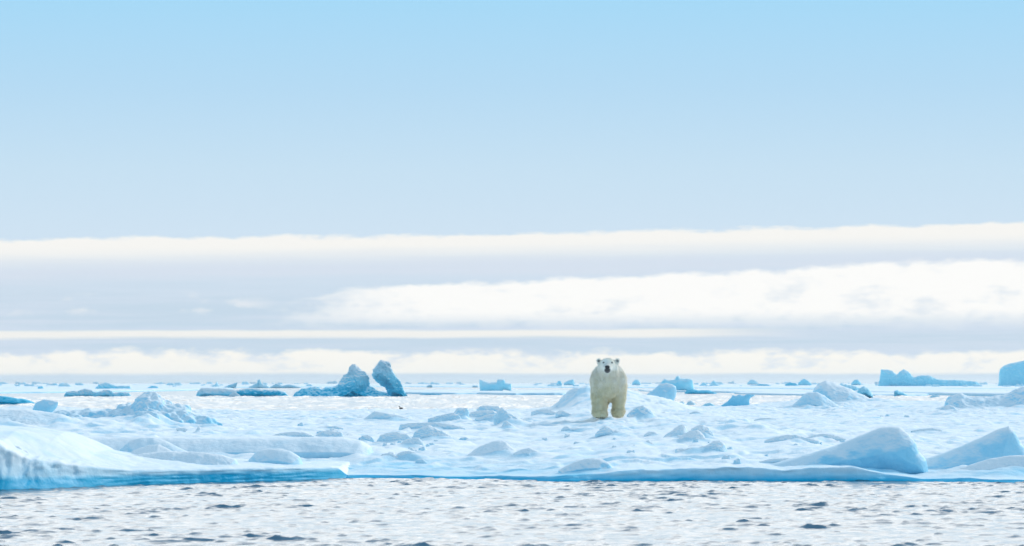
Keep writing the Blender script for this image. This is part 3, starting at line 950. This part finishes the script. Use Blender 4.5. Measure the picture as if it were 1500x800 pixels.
# --- ice between the floe and the far pack, afloat or on the back shore
GM = 'floating ice beyond the main floe'
ice('ice_block', 'diamond-shaped blue ice block just right of the bear at shoulder height', 'ice block',
    [(945, 580), (955, 572), (966, 563), (976, 560.5), (985, 563), (990, 567), (991, 580), (986, 590)], 590, Y=158, depth=1.6, p=2.4, facet=0.2, rough=0.05, blue=0.72, snowtop=0.5, group=GM)
ice('iceberg_piece', 'flat-topped blue ice with a small chimney behind the diamond block', 'floating ice',
    [(966, 563), (973, 555), (981, 557), (988, 556), (991, 551), (994, 550), (997, 555), (1008, 554.5), (1014, 556), (1015, 565)], 567, Y=700, depth=1.6, p=3, rough=0.06, blue=0.75, snowtop=0.3, deepline=0.1, material=M_FAR, group=GM)
ice('ice_block', 'bird-shaped teal ice block with a beak pointing right', 'ice block',
    [(1040, 606), (1046, 597.5), (1056, 594), (1066, 588), (1071, 583), (1073, 579), (1078, 580.5), (1083, 578), (1089, 580), (1096, 577.5), (1106, 578.5), (1106, 580), (1100, 582), (1097.5, 586), (1098, 593), (1094, 606)],
    601, Y=163, depth=1.1, p=2.6, rough=0.035, blue=0.98, snowtop=0.25, deepline=0.35, closed=True, detail=0.8, group=GM)
MID = [
 ('flat dark-teal ice cake floating right of the diamond block', [(1003, 576), (1006, 571), (1014, 569.5), (1024, 572), (1038, 571.5), (1050, 576)], 577, 552, 1.5, 0.4),
 ('flat dark-teal ice sliver floating left of the twin hummock', [(1120, 597), (1130, 593), (1146, 591), (1165, 591), (1176, 596)], 597.5, 250, 1.5, 0.3),
 ('tiny pale ice bit left of the low water-edge lump right of the diamond block', [(992, 593), (996, 588), (1001, 588), (1004, 594)], 594, 275, 0.6, 0.3),
 ('small rounded pale ice lump at the water edge right of the diamond block', [(1004, 594), (1008, 588), (1013, 587), (1018, 591), (1020, 595)], 595, 268, 0.5, 0.3),
 ('small low blue ice bit near the tail of the bird-shaped block', [(1027, 595), (1034, 591), (1040, 590), (1048, 594)], 596, 260, 0.8, 0.3),
 ('round blue ice lump behind the twin hummock on its right slope', [(1254, 576), (1259, 569), (1265, 566), (1272, 569), (1278, 578)], 579, 400, 0.9, 0.35),
 ('low faint blue ice bank just behind the round lump', [(1234, 567), (1244, 564), (1254, 566), (1262, 572)], 573, 600, 0.8, 0.3),
 ('small blue slanting ice plate on the right pack ice', [(1310, 573), (1314, 571.5), (1322, 575), (1332, 579.5)], 580, 450, 1.0, 0.3),
 ('tiny flat ice plate right of the slanting plate', [(1362, 581), (1367, 578.5), (1374, 579), (1378, 582)], 582.5, 420, 0.7, 0.3),
 ('dark teal flat ice cake at the far left edge', [(-30, 590), (0, 580), (10, 581), (21, 583), (38, 585), (48, 589), (53, 592)], 592.5, 290, 1.6, 0.4),
]
for lb, ol, bs, yy, bl, st in MID:
    ice('floating_ice', lb, 'floating ice', ol, bs, Y=yy, depth=3.0, p=2.6, rough=0.06, freq=2.0, blue=bl, snowtop=st, deepline=0.2, material=M_FAR, detail=0.8, group=GM)

# --- the far blue bergs
GB = 'blue bergs on the open water far behind'
YB = 455.0
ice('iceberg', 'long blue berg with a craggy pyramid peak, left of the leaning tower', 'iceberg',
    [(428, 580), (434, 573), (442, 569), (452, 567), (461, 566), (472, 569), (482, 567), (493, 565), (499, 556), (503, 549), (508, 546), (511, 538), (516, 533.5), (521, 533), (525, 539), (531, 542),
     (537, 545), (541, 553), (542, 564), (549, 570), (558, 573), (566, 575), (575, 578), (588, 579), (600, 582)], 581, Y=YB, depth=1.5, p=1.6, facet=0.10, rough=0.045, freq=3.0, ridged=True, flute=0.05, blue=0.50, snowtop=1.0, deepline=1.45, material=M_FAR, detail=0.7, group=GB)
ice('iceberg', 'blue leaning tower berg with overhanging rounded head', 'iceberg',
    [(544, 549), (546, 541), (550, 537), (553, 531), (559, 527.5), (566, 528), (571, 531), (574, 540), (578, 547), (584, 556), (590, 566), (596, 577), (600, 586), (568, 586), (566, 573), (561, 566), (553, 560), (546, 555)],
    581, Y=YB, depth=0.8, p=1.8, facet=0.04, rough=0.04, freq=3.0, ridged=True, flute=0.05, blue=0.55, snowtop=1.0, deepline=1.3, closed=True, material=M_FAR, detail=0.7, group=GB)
ice('iceberg', 'low white tabular ice with dark waterline left of the blue bergs', 'iceberg',
    [(287, 581), (290, 573), (296, 568), (304, 568), (316, 569), (330, 569), (342, 571), (352, 572), (356, 581)], 581, Y=YB, depth=2.5, p=3.4, rough=0.04, freq=2.4, blue=0.25, snowtop=0.3, deepline=1.1, material=M_FAR, detail=0.7, group=GB)
ice('iceberg', 'ice arch with white roof and shaded hollow painted dark blue between tabular ice and long berg', 'iceberg',
    [(344, 582), (348, 572), (360, 569), (375, 569), (392, 571), (408, 571), (418, 575), (424, 582), (420, 586), (346, 586)], 582, Y=YB - 3, depth=2.0, p=3, rough=0.05, freq=2.4, blue=1.5, snowtop=1.3, deepline=0.5, closed=True, material=M_FAR, detail=0.7, group=GB)  # the hollow's shade is only dark blue colour on a solid block
ice('iceberg', 'small white ice cone in front of the dark arch', 'iceberg',
    [(333, 582), (338, 577), (343, 573.5), (348, 576), (354, 582)], 582.3, Y=YB - 12, depth=1.2, rough=0.05, blue=0.2, snowtop=0.2, material=M_FAR, detail=0.7, group=GB)
ice('iceberg', 'long low blue berg with two humps on the right horizon', 'iceberg',
    [(1287, 562), (1290, 546), (1291, 541), (1300, 541), (1307, 543), (1313, 549), (1318, 544), (1324, 541), (1331, 544), (1338, 553), (1348, 550), (1360, 549.5), (1372, 555), (1385, 557), (1400, 556.5), (1415, 558), (1430, 559), (1436, 564)],
    565, Y=1400, depth=1.6, p=2.2, rough=0.04, freq=3.0, ridged=True, blue=0.92, snowtop=0.35, deepline=0.2, material=M_FAR, detail=0.7, group=GB)
ice('iceberg', 'big blue square-shouldered berg cut by the right edge of the picture', 'iceberg',
    [(1463, 559), (1464, 549), (1465, 542), (1470, 536), (1480, 532), (1492, 530), (1505, 527), (1530, 525), (1550, 535), (1556, 560)], 561, Y=1500, depth=1.2, p=3.0, rough=0.03, freq=2.4, blue=0.95, snowtop=0.4, deepline=0.0, material=M_FAR, detail=0.7, group=GB)
ice('iceberg', 'blocky pale-blue broken ice with a notch left of the bear', 'iceberg',
    [(703, 572), (702, 555), (710, 558), (718, 561), (728, 560), (729, 556), (738, 556), (740, 561), (749, 562), (749, 573), (738, 571), (731, 578), (708, 578)],
    575, Y=620, depth=1.2, p=2.6, facet=0.15, rough=0.03, blue=0.75, snowtop=0.4, closed=True, material=M_FAR, detail=0.7, group=GB)
ice('iceberg', 'broken blue and white ice cake on the left pack, front one', 'iceberg',
    [(93, 581), (97, 574), (106, 572), (114, 573), (124, 569), (133, 571), (142, 575), (152, 571), (161, 571), (168, 576), (178, 574), (188, 575), (193, 581)], 581, Y=450, depth=1.8, p=2.4, rough=0.08, freq=3, ridged=True, blue=0.7, snowtop=0.7, deepline=0.6, material=M_FAR, detail=0.7, group=GB)
ice('iceberg', 'thin blue broken ice behind the blue and white cake on the left', 'iceberg',
    [(139, 569), (146, 562), (156, 560), (165, 563), (170, 566), (180, 565), (190, 566), (192, 570)], 571, Y=800, depth=1.5, rough=0.08, freq=3, blue=0.75, snowtop=0.5, deepline=0.4, material=M_FAR, detail=0.7, group=GB)

# --- far pack ice: flat floes and small lumps along the horizon
def far_floe(label, px0, px1, ynear, yfar, hgt, seed, group='flat far floes between the bergs and the horizon'):
    Y0 = H * F / (ynear - HZ); Y1 = (H - hgt) * F / (yfar - HZ)
    w = (px1 - px0) / 2 / F * (Y0 + Y1) / 2
    cx = ((px0 + px1) / 2 - 750) / F * (Y0 + Y1) / 2
    cy = (Y0 + Y1) / 2; l = (Y1 - Y0) / 2
    na, nr = 220, 26
    A_ = np.linspace(0, 2 * math.pi, na, endpoint=False)
    rad = 1 + 0.16 * fbm(np.cos(A_) * 2 + seed, np.sin(A_) * 2, seed * 1.0, 4)
    V = []
    for k, r_ in enumerate([1.003, 1.0, 0.997] + list(np.linspace(0.985, 0.02, nr))):
        x = np.sign(np.cos(A_)) * np.abs(np.cos(A_)) ** 0.75 * w * rad * r_
        y = np.sin(A_) * l * rad * r_
        if k == 0: z = np.full(na, -0.3)
        elif k == 1: z = np.full(na, 0.02)
        else:
            z = hgt * (0.75 + 0.5 * fbm(x * 0.06 + seed, y * 0.02, 0.0, 4)) * (0.7 if k == 2 else 1.0)
            z = z + hgt * 0.5 * np.clip(fbm(x * 0.25 + seed, y * 0.08, 3.0, 4, 0.6), 0, 1) * (1 if k > 3 else 0)
        V.append(np.stack([x, y, z], 1))
    nk = len(V)
    V = np.concatenate(V)
    I = np.arange(nk * na).reshape(nk, na)
    J = np.roll(I, -1, 1)
    Q = np.stack([I[:-1], J[:-1], J[1:], I[1:]], -1).reshape(-1, 4)
    t = np.full(len(V), 0.12); t[:na * 2] = 1.3; t[na * 2:na * 3] = 0.5
    t += 0.3 * np.clip(fbm(V[:, 0] * 0.05 + seed, V[:, 1] * 0.02, 1.0, 3), -0.3, 1)
    o = link('ice_floe', mesh_np('ice_floe', V, Q, t), M_FARFLOE)
    o.location = (cx, cy, 0)
    tag(o, label, 'ice floe', group)


far_floe('vast white ice field filling the far left under the horizon', -700, 720, 574.5, 561.9, 0.35, 3)
far_floe('vast white ice field filling the far right under the horizon', 520, 2400, 573.5, 561.7, 0.35, 9)
far_floe('white floe behind the low tabular ice on the left', -100, 300, 577, 567, 0.35, 21)
far_floe('thin white floe with dark edge right of the leaning tower', 560, 780, 577.5, 570, 0.3, 33)
far_floe('thin white floe just left of the bear at its flank', 690, 870, 578.5, 571, 0.3, 41)
far_floe('wide white floe behind the long right ridge', 1255, 1700, 589, 568, 0.4, 52)
far_floe('thin white floe right of the diamond block', 940, 1190, 575.5, 569, 0.3, 63)
far_floe('narrow white floe strip by the right end of the diamond block', 1085, 1330, 580, 573, 0.25, 77)

FAR = [
 ('small bright blue ice nub on the left ice field', [(54, 571), (56, 566), (62, 565.5), (65, 571)], 571.5, 800, 1.0),
 ('thin teal ice sliver above the craggy hummock', [(216, 568), (222, 565), (230, 566), (233, 568.5)], 569, 900, 1.2),
 ('slanting blue ice plate behind the tabular ice', [(328, 567), (338, 563), (348, 560), (346, 567)], 568, 1100, 0.75),
 ('thin spike of ice with a broad foot behind the dark arch', [(364, 567), (372, 563), (376, 562), (378, 556), (381, 556), (383, 562), (394, 566)], 568, 1100, 0.65),
 ('row of pale broken ice behind the long blue berg', [(396, 567), (404, 562), (414, 565), (424, 563), (440, 567)], 568, 1100, 0.6),
 ('thin leaning ice spike behind the tabular ice', [(308, 567), (315, 563), (318, 558), (320, 564), (326, 567)], 568, 1200, 0.55),
 ('tiny blue ice nub left of the bear', [(815, 562), (818, 557.5), (821, 558), (823, 562)], 562.5, 1800, 0.95),
 ('tiny slanting blue ice plate just left of the bear', [(826, 561), (834, 557), (840, 555.5), (841, 561)], 562, 1800, 0.85),
 ('tiny blue nub on the horizon just right of the bear', [(926, 561), (930, 556), (935, 556.5), (938, 561)], 562, 1800, 0.85),
 ('small jagged blue ice right of the chimney ice, left one', [(1024, 565), (1030, 560), (1034, 562), (1037, 565)], 565.5, 1500, 0.75),
 ('small jagged blue ice right of the chimney ice, right one', [(1038, 566), (1043, 559), (1046, 557), (1049, 561), (1056, 566)], 566.5, 1450, 0.75),
 ('pale blue dome of ice on the horizon above the bird-shaped block', [(1095, 560.5), (1100, 555.5), (1106, 557), (1110, 560.5)], 561.5, 2200, 0.65),
 ('thin dark ice sliver on the horizon above the bird beak', [(1104, 565), (1114, 562.5), (1124, 563), (1130, 565)], 566, 1500, 1.6),
 ('thin dark ice sliver left of the blue horizon dome', [(1150, 563), (1158, 560), (1166, 562), (1170, 565)], 565.5, 1500, 1.4),
 ('blue dome of ice on the horizon left of the twin hummock', [(1169, 561), (1174, 556.5), (1178, 554.5), (1183, 557.5), (1188, 562)], 562.5, 1700, 1.0),
 ('small blue nub on the horizon right of the twin hummock peak', [(1247, 561), (1252, 556.5), (1256, 556), (1261, 561)], 562, 1700, 0.9),
 ('low teal ice sliver between the two floes right of the leaning tower', [(614, 578), (626, 576.5), (640, 577), (648, 578)], 578.6, 505, 1.4),
]
for lb, ol, bs, yy, bl in FAR:
    ice('distant_ice', lb, 'distant ice', ol, bs, Y=yy, depth=1.6, rough=0.05, freq=2, blue=bl, snowtop=0.3, material=M_FAR, detail=0.6, group='small ice pieces along the horizon')

rnd = random.Random(5)
SHARED = 'tiny pale lump in the line of broken ice on the horizon'
protos = []
for k in range(6):
    n = 5
    w_ = rnd.uniform(7, 14); h_ = rnd.uniform(3, 5.5)
    pts = [(750 - w_ / 2, 562)] + [(750 - w_ / 2 + w_ * (j + 0.7) / (n + 0.4), 562 - h_ * rnd.uniform(0.45, 1.0)) for j in range(n)] + [(750 + w_ / 2, 562)]
    o = ice('distant_ice', SHARED, 'distant ice', pts, 562.5, Y=1600, depth=1.5, rough=0.06, freq=2, blue=0.55, snowtop=0.3, material=M_FAR, detail=0.7, group='tiny lumps in the horizon ice line')
    protos.append(o)
spots = [rnd.uniform(-30, 860) for _ in range(100)] + [rnd.uniform(930, 1560) for _ in range(70)]
for i, px in enumerate(spots):
    o = protos[i] if i < 6 else protos[rnd.randrange(6)].copy()
    if i >= 6: COL.objects.link(o)
    Yd = rnd.choice([1300, 1700, 2300, 3000, 4200])
    o.location = ((px - 750) / F * Yd, Yd + rnd.uniform(-80, 80), 0.15)
    s = rnd.uniform(0.4, 1.2) * (Yd / 1600) ** 0.75
    o.scale = (s * rnd.choice([-1, 1]) * rnd.uniform(0.8, 1.8), s, s * rnd.uniform(0.6, 1.0))


# ------------------------------------------------------------------ thin sea haze
def build_haze():
    m = bpy.data.materials.new('sea_haze'); m.use_nodes = True
    T = NT(m.node_tree)
    v = T.n('ShaderNodeVolumePrincipled')
    T.put(v.inputs['Color'], (0.80, 0.91, 1.0))
    v.inputs['Density'].default_value = 0.8e-4
    v.inputs['Anisotropy'].default_value = 0.5
    o = T.n('ShaderNodeOutputMaterial')
    T.put(o.inputs['Volume'], v.outputs[0])
    x, y0, y1, z0, z1 = 12500.0, -600.0, 42000.0, -1.6, 11.5
    V = np.array([(a, b, c_) for c_ in (z0, z1) for b in (y0, y1) for a in (-x, x)], float)
    Q = np.array([(0, 2, 3, 1), (4, 5, 7, 6), (0, 1, 5, 4), (2, 6, 7, 3), (0, 4, 6, 2), (1, 3, 7, 5)])
    h_ = link('haze', mesh_np('haze', V, Q, smooth=False), m)
    tag(h_, 'thin pale sea haze lying over the ice and water', 'haze', kind='stuff')


build_haze()


# ------------------------------------------------------------------ the polar bear
def build_bear():
    px0, py0 = 891.0, 612.5
    Yb = hit(px0, py0)
    X0 = (px0 - 750) / F * Yb
    m = Yb / F
    S_ = m / 0.0176
    vox = 0.014
    gx = np.arange(-0.62, 0.62, vox); gy = np.arange(-0.85, 2.15, vox); gz = np.arange(-0.08, 1.68, vox)
    X, Y, Z = np.meshgrid(gx, gy, gz, indexing='ij', sparse=True)

    def cap(a, b, ra, rb, sq=(1, 1, 1)):
        ax, ay, az = a; bx, by, bz = b
        ex, ey, ez = bx - ax, by - ay, bz - az
        t = np.clip(((X - ax) * ex + (Y - ay) * ey + (Z - az) * ez) / (ex * ex + ey * ey + ez * ez + 1e-9), 0, 1)
        dx, dy, dz = (X - ax - ex * t) * sq[0], (Y - ay - ey * t) * sq[1], (Z - az - ez * t) * sq[2]
        return np.sqrt(dx * dx + dy * dy + dz * dz) - (ra + (rb - ra) * t)

    def su(a, b, k):
        h_ = np.clip(0.5 + 0.5 * (b - a) / k, 0, 1)
        return b * (1 - h_) + a * h_ - k * h_ * (1 - h_)

    f = cap((0.03, 0.40, 0.92), (0.05, 1.45, 0.86), 0.385, 0.42)               # trunk
    f = su(f, cap((0.03, 0.36, 1.14), (0.05, 0.9, 1.06), 0.28, 0.25), 0.14)     # shoulder hump
    for sx in (-1, 1):
        f = su(f, cap((sx * 0.15 + 0.015, 0.38, 1.13), (sx * 0.20 + 0.015, 0.50, 0.95), 0.255, 0.25), 0.10)
    f = su(f, cap((0.05, 1.62, 0.85), (0.05, 1.70, 0.80), 0.33, 0.30), 0.12)    # rump
    f = su(f, cap((-0.01, 0.16, 0.92), (-0.01, 0.16, 0.72), 0.27, 0.20), 0.12)  # chest
    f = su(f, cap((0.02, 0.28, 1.08), (-0.012, -0.20, 1.33), 0.285, 0.20), 0.12)  # neck
    f = su(f, cap((-0.015, -0.28, 1.375), (-0.015, -0.36, 1.36), 0.170, 0.155, (0.80, 1, 1)), 0.06)  # skull
    f = su(f, cap((-0.02, -0.42, 1.34), (-0.035, -0.66, 1.285), 0.125, 0.095, (0.88, 1, 1)), 0.05)   # muzzle
    f = su(f, cap((-0.035, -0.45, 1.25), (-0.035, -0.60, 1.22), 0.085, 0.066), 0.04)  # jaw
    for sx in (-1, 1):                                                             # cheeks, brows, ears
        f = su(f, cap((sx * 0.15 - 0.015, -0.26, 1.31), (sx * 0.13, -0.14, 1.24), 0.105, 0.13), 0.06)
        f = su(f, cap((sx * 0.10 - 0.015, -0.40, 1.452), (sx * 0.07 - 0.015, -0.36, 1.47), 0.03, 0.03), 0.04)
    # front legs
    f = su(f, cap((-0.235, 0.26, 0.98), (-0.235, 0.22, 0.58), 0.215, 0.195), 0.10)
    f = su(f, cap((-0.225, 0.22, 0.58), (-0.225, -0.02, 0.20), 0.200, 0.172), 0.05)
    f = su(f, cap((-0.235, -0.04, 0.16), (-0.205, -0.22, 0.085), 0.14, 0.125, (0.78, 1, 1.15)), 0.05)
    f = su(f, cap((0.28, 0.36, 0.98), (0.285, 0.46, 0.56), 0.20, 0.165), 0.10)
    f = su(f, cap((0.285, 0.46, 0.56), (0.275, 0.44, 0.20), 0.165, 0.15), 0.05)
    f = su(f, cap((0.275, 0.44, 0.19), (0.265, 0.30, 0.125), 0.14, 0.125, (0.78, 1, 1.15)), 0.05)
    # hind legs: thigh, hock behind, shank, flat paw
    for sx, dy in ((-1, 0.16), (1, -0.06)):
        xx = 0.27 * sx + (0.17 if sx < 0 else 0.03)
        f = su(f, cap((xx * 0.9, 1.50 + dy, 0.80), (xx, 1.32 + dy, 0.50), 0.26, 0.18), 0.10)
        f = su(f, cap((xx, 1.32 + dy, 0.50), (xx, 1.62 + dy, 0.26), 0.165, 0.115), 0.05)
        f = su(f, cap((xx, 1.62 + dy, 0.26), (xx * 0.98, 1.52 + dy, 0.11), 0.11, 0.105), 0.04)
        f = su(f, cap((xx * 0.98, 1.54 + dy, 0.09), (xx * 0.96, 1.24 + dy, 0.075), 0.10, 0.10, (0.85, 1, 1.2)), 0.04)
    f = su(f, cap((0.05, 2.0, 0.80), (0.05, 2.05, 0.70), 0.05, 0.04), 0.06)      # tail
    # toes
    for cx, cy, cz in ((-0.205, -0.31, 0.0), (0.265, 0.21, 0.04)):
        for k in range(5):
            tx = cx + (k - 2) * 0.05
            f = su(f, cap((tx, cy + abs(k - 2) * 0.012, 0.055 + cz), (tx, cy + 0.08, 0.07 + cz), 0.038, 0.045), 0.02)
    for sx in (-1, 1):   # ears: flattened rounds with a hollow
        ex, ez = sx * 0.240 - 0.015 + 0.01, 1.485
        ear = cap((ex * 0.93, -0.20, ez - 0.045), (ex, -0.205, ez), 0.064, 0.060, (1, 1.5, 1))
        f = su(f, ear, 0.035)
        hol = cap((ex, -0.262, ez + 0.0), (ex * 0.985, -0.262, ez - 0.02), 0.040, 0.037, (1, 0.8, 1))
        f = np.maximum(f, -hol)
    fur_ = cap((0.015, -0.16, 0.60), (-0.03, -0.14, 0.86), 0.030, 0.018)
    f = np.maximum(f, -fur_)
    f = np.maximum(f, -(Z - 0.0))
    V, Q = surface_nets(f, (gx[0], gy[0], gz[0]), vox)
    # fur: shallow locks hanging down
    N = vnormals(V, Q)
    legm = 1.0 - sstep(V[:, 1], -0.35, -0.2) * 0 
    head = 1 - sstep(V[:, 1], -0.3, 0.0)
    lock = fbm(V[:, 0] * 22, V[:, 1] * 22, V[:, 2] * 7, 3, 0.6)
    big = fbm(V[:, 0] * 6, V[:, 1] * 6, V[:, 2] * 3.0, 3, 0.5)
    V = V + N * ((0.011 * lock + 0.014 * big) * (1 - 0.75 * head) * sstep(V[:, 2], 0.03, 0.15))[:, None]
    # colour masks that belong to the coat
    z, x, y = V[:, 2], V[:, 0], V[:, 1]
    yellow = (0.35 + 0.65 * (1 - sstep(z, 0.45, 1.05))) * (1 - 0.85 * sstep(z, 1.12, 1.3)) + 0.25 * fbm(x * 4, y * 3, z * 3, 3)
    dark = np.zeros(len(V))
    for sx in (-1, 1):
        ex, ez = sx * 0.240 - 0.005, 1.485
        dark = np.maximum(dark, 0.7 * (1 - sstep(1.05 * np.sqrt((x - ex) ** 2 + (z - ez + 0.005) ** 2 + ((y + 0.245) * 0.9) ** 2), 0.03, 0.05)))
        dark = np.maximum(dark, 0.75 * (1 - sstep(np.sqrt((x - (sx * 0.102 - 0.017)) ** 2 + (z - 1.425) ** 2 + ((y + 0.43) * 0.6) ** 2), 0.022, 0.05)))
    mz = np.sqrt(((x + 0.033) * 0.85) ** 2 + ((z - 1.235) * 0.95) ** 2)
    dark = np.maximum(dark, (1 - sstep(mz, 0.05, 0.082)) * (1 - sstep(y, -0.62, -0.52)) * 0.95)       # black lips
    dark = np.maximum(dark, 0.85 * (1 - sstep(z, 0.015, 0.05)) * (1 - sstep(y, 0.6, 0.7)))           # sole pads
    dark = np.maximum(dark, 0.25 * (1 - sstep(y, -0.62, -0.45)) * sstep(z, 1.28, 1.36))
    me = mesh_np('polar_bear', V * S_, Q, attrs={'yellow': np.clip(yellow, 0, 1.2), 'dark': np.clip(dark, 0, 1)})
    mt, T = mat('bear_fur')
    ya = T.n('ShaderNodeAttribute', attribute_name='yellow').outputs['Fac']
    da = T.n('ShaderNodeAttribute', attribute_name='dark').outputs['Fac']
    tcn = T.n('ShaderNodeTexCoord')
    mp = T.n('ShaderNodeMapping'); T.put(mp.inputs[0], tcn.outputs['Object']); mp.inputs['Scale'].default_value = (1, 1, 0.28)
    nz = T.noise(mp.outputs[0], 38, 4, 0.65)
    nb = T.noise(tcn.outputs['Object'], 5, 4, 0.6)
    yy = T.m('ADD', ya, T.m('MULTIPLY', T.m('SUBTRACT', nb, 0.5), 1.5), clamp=True)
    c = T.mix(yy, (0.94, 0.90, 0.81), (0.82, 0.73, 0.48))
    c = T.mix(T.m('MULTIPLY', nz, 0.22), c, (0.50, 0.43, 0.28))
    c = T.mix(da, c, (0.025, 0.022, 0.028))
    bm = T.n('ShaderNodeBump'); bm.inputs['Strength'].default_value = 0.8; bm.inputs['Distance'].default_value = 0.02
    T.put(bm.inputs['Height'], nz)
    b = principled(T, Base_Color=c, Roughness=0.85, Normal=bm.outputs[0])
    b.inputs['Specular IOR Level'].default_value = 0.15
    b.inputs['Sheen Weight'].default_value = 0.35
    b.inputs['Sheen Roughness'].default_value = 0.5
    bear = link('polar_bear', me, mt)
    # guard hairs: thin tapering locks combed down and back
    Nv = vnormals(V, Q)
    rr_ = np.random.RandomState(4)
    pk_ = rr_.randint(0, len(V), 34000)
    P0 = V[pk_]; N0 = Nv[pk_]
    keep = (P0[:, 2] > 0.05) & (dark[pk_] < 0.3) & ~((P0[:, 1] < -0.36) & (P0[:, 2] > 1.1))
    P0, N0, k0 = P0[keep], N0[keep], pk_[keep]
    comb = np.array([0.0, 0.25, -1.0])
    tdir = comb[None] - N0 * (N0 @ comb)[:, None] + rr_.normal(size=P0.shape) * 0.28
    tdir /= np.linalg.norm(tdir, axis=1)[:, None]
    ln = rr_.uniform(0.030, 0.062, len(P0)) * np.where(P0[:, 2] > 1.25, 0.45, 1.0)
    wd = np.cross(tdir, N0); wd /= np.linalg.norm(wd, axis=1)[:, None] + 1e-9
    w0 = 0.0055
    mid_ = P0 + N0 * (ln * 0.30)[:, None] + tdir * (ln * 0.5)[:, None]
    tip = P0 + N0 * (ln * 0.40)[:, None] + tdir * ln[:, None]
    VV = np.stack([P0 - wd * w0, P0 + wd * w0, mid_ + wd * w0 * 0.7, mid_ - wd * w0 * 0.7, tip - wd * 0.0008, tip + wd * 0.0008], 1).reshape(-1, 3)
    b0 = np.arange(len(P0))[:, None] * 6
    QQ = np.concatenate([b0 + np.array([[0, 1, 2, 3]]), b0 + np.array([[3, 2, 5, 4]])])
    yv = np.repeat(np.clip(yellow[k0] + rr_.normal(size=len(k0)) * 0.15, 0, 1.2), 6)
    fur = link('fur', mesh_np('fur', VV * S_, QQ, attrs={'yellow': yv, 'dark': np.zeros(len(yv))}), mt, bear)
    xg = np.array([X0 - 0.27 * S_, X0 + 0.28 * S_]); yg = np.array([Yb, Yb + 0.3])
    bear.location = (X0, Yb + 0.22, H - (py0 - HZ) / F * Yb - 0.006)
    tag(bear, 'large cream-white polar bear standing on the snow facing the viewer', 'polar bear')

    def blob(name, c_, r_, colr, rough, spec=0.5):
        n = 16
        Vv = []; Qq = []
        for i in range(n + 1):
            th = math.pi * i / n
            for j in range(2 * n):
                ph = math.pi * j / n
                Vv.append((c_[0] + r_[0] * math.sin(th) * math.cos(ph), c_[1] + r_[1] * math.sin(th) * math.sin(ph), c_[2] + r_[2] * math.cos(th)))
        for i in range(n):
            for j in range(2 * n):
                a_ = i * 2 * n + j; b_ = i * 2 * n + (j + 1) % (2 * n)
                Qq.append((a_, a_ + 2 * n, b_ + 2 * n, b_))
        if name == 'nose':     # broad pad, narrower below, two nostril dents
            Vn = np.array(Vv)
            rel = (Vn - np.array(c_)) / np.array(r_)
            Vn[:, 0] = c_[0] + (Vn[:, 0] - c_[0]) * (0.82 + 0.25 * rel[:, 2])
            for s_ in (-1, 1):
                dd = np.sqrt((rel[:, 0] - 0.42 * s_) ** 2 + (rel[:, 2] + 0.1) ** 2)
                Vn[:, 1] += (1 - sstep(dd, 0.1, 0.34)) * (rel[:, 1] < 0) * 0.014
            Vv = Vn
        m_, T_ = mat(name + '_skin')
        nn = T_.noise(T_.n('ShaderNodeTexCoord').outputs['Object'], 60, 3)
        cc = T_.mix(nn, colr, tuple(q * 1.8 for q in colr))
        b_ = principled(T_, Base_Color=cc, Roughness=rough)
        b_.inputs['Specular IOR Level'].default_value = spec
        return link(name, mesh_np(name, np.array(Vv) * S_, np.array(Qq)), m_, bear)
    blob('nose', (-0.035, -0.735, 1.312), (0.074, 0.036, 0.052), (0.010, 0.010, 0.012), 0.35)
    for sx in (-1, 1):
        blob('eye', (sx * 0.102 - 0.017, -0.475, 1.428), (0.022, 0.017, 0.020), (0.012, 0.010, 0.009), 0.15)
    return bear


build_bear()


# ------------------------------------------------------------------ small seabird on the water
def build_bird():
    Yb = 240.0
    X0, Z0 = W(587.5, 598.5, Yb)
    vox = 0.006
    gx = np.arange(-0.24, 0.24, vox); gy = np.arange(-0.12, 0.12, vox); gz = np.arange(-0.06, 0.26, vox)
    X, Y, Z = np.meshgrid(gx, gy, gz, indexing='ij', sparse=True)
    def cap(a, b, ra, rb):
        ex, ey, ez = [b[i] - a[i] for i in range(3)]
        t = np.clip(((X - a[0]) * ex + (Y - a[1]) * ey + (Z - a[2]) * ez) / (ex * ex + ey * ey + ez * ez), 0, 1)
        return np.sqrt((X - a[0] - ex * t) ** 2 + (Y - a[1] - ey * t) ** 2 + (Z - a[2] - ez * t) ** 2) - (ra + (rb - ra) * t)
    f = cap((-0.06, 0, 0.04), (0.08, 0, 0.05), 0.07, 0.06)
    k = 0.03
    for q in (cap((0.08, 0, 0.06), (0.17, 0, 0.07), 0.045, 0.012), cap((-0.08, 0, 0.07), (-0.11, 0, 0.16), 0.035, 0.025),
              cap((-0.115, 0, 0.175), (-0.13, 0, 0.175), 0.032, 0.028), cap((-0.14, 0, 0.172), (-0.19, 0, 0.165), 0.014, 0.007)):
        h_ = np.clip(0.5 + 0.5 * (q - f) / k, 0, 1)
        f = q * (1 - h_) + f * h_ - k * h_ * (1 - h_)
    V, Q = surface_nets(f, (gx[0], gy[0], gz[0]), vox)
    m_, T_ = mat('dark_feathers')
    nn = T_.noise(T_.n('ShaderNodeTexCoord').outputs['Object'], 30, 3)
    principled(T_, Base_Color=T_.mix(nn, (0.015, 0.016, 0.02), (0.05, 0.05, 0.055)), Roughness=0.6)
    o = link('seabird', mesh_np('seabird', V, Q), m_)
    o.scale = (0.75, 0.75, 0.75)
    o.location = (X0, Yb, 0.0)
    tag(o, 'tiny dark seabird floating on the water above the tilted triangular slab', 'seabird')


build_bird()
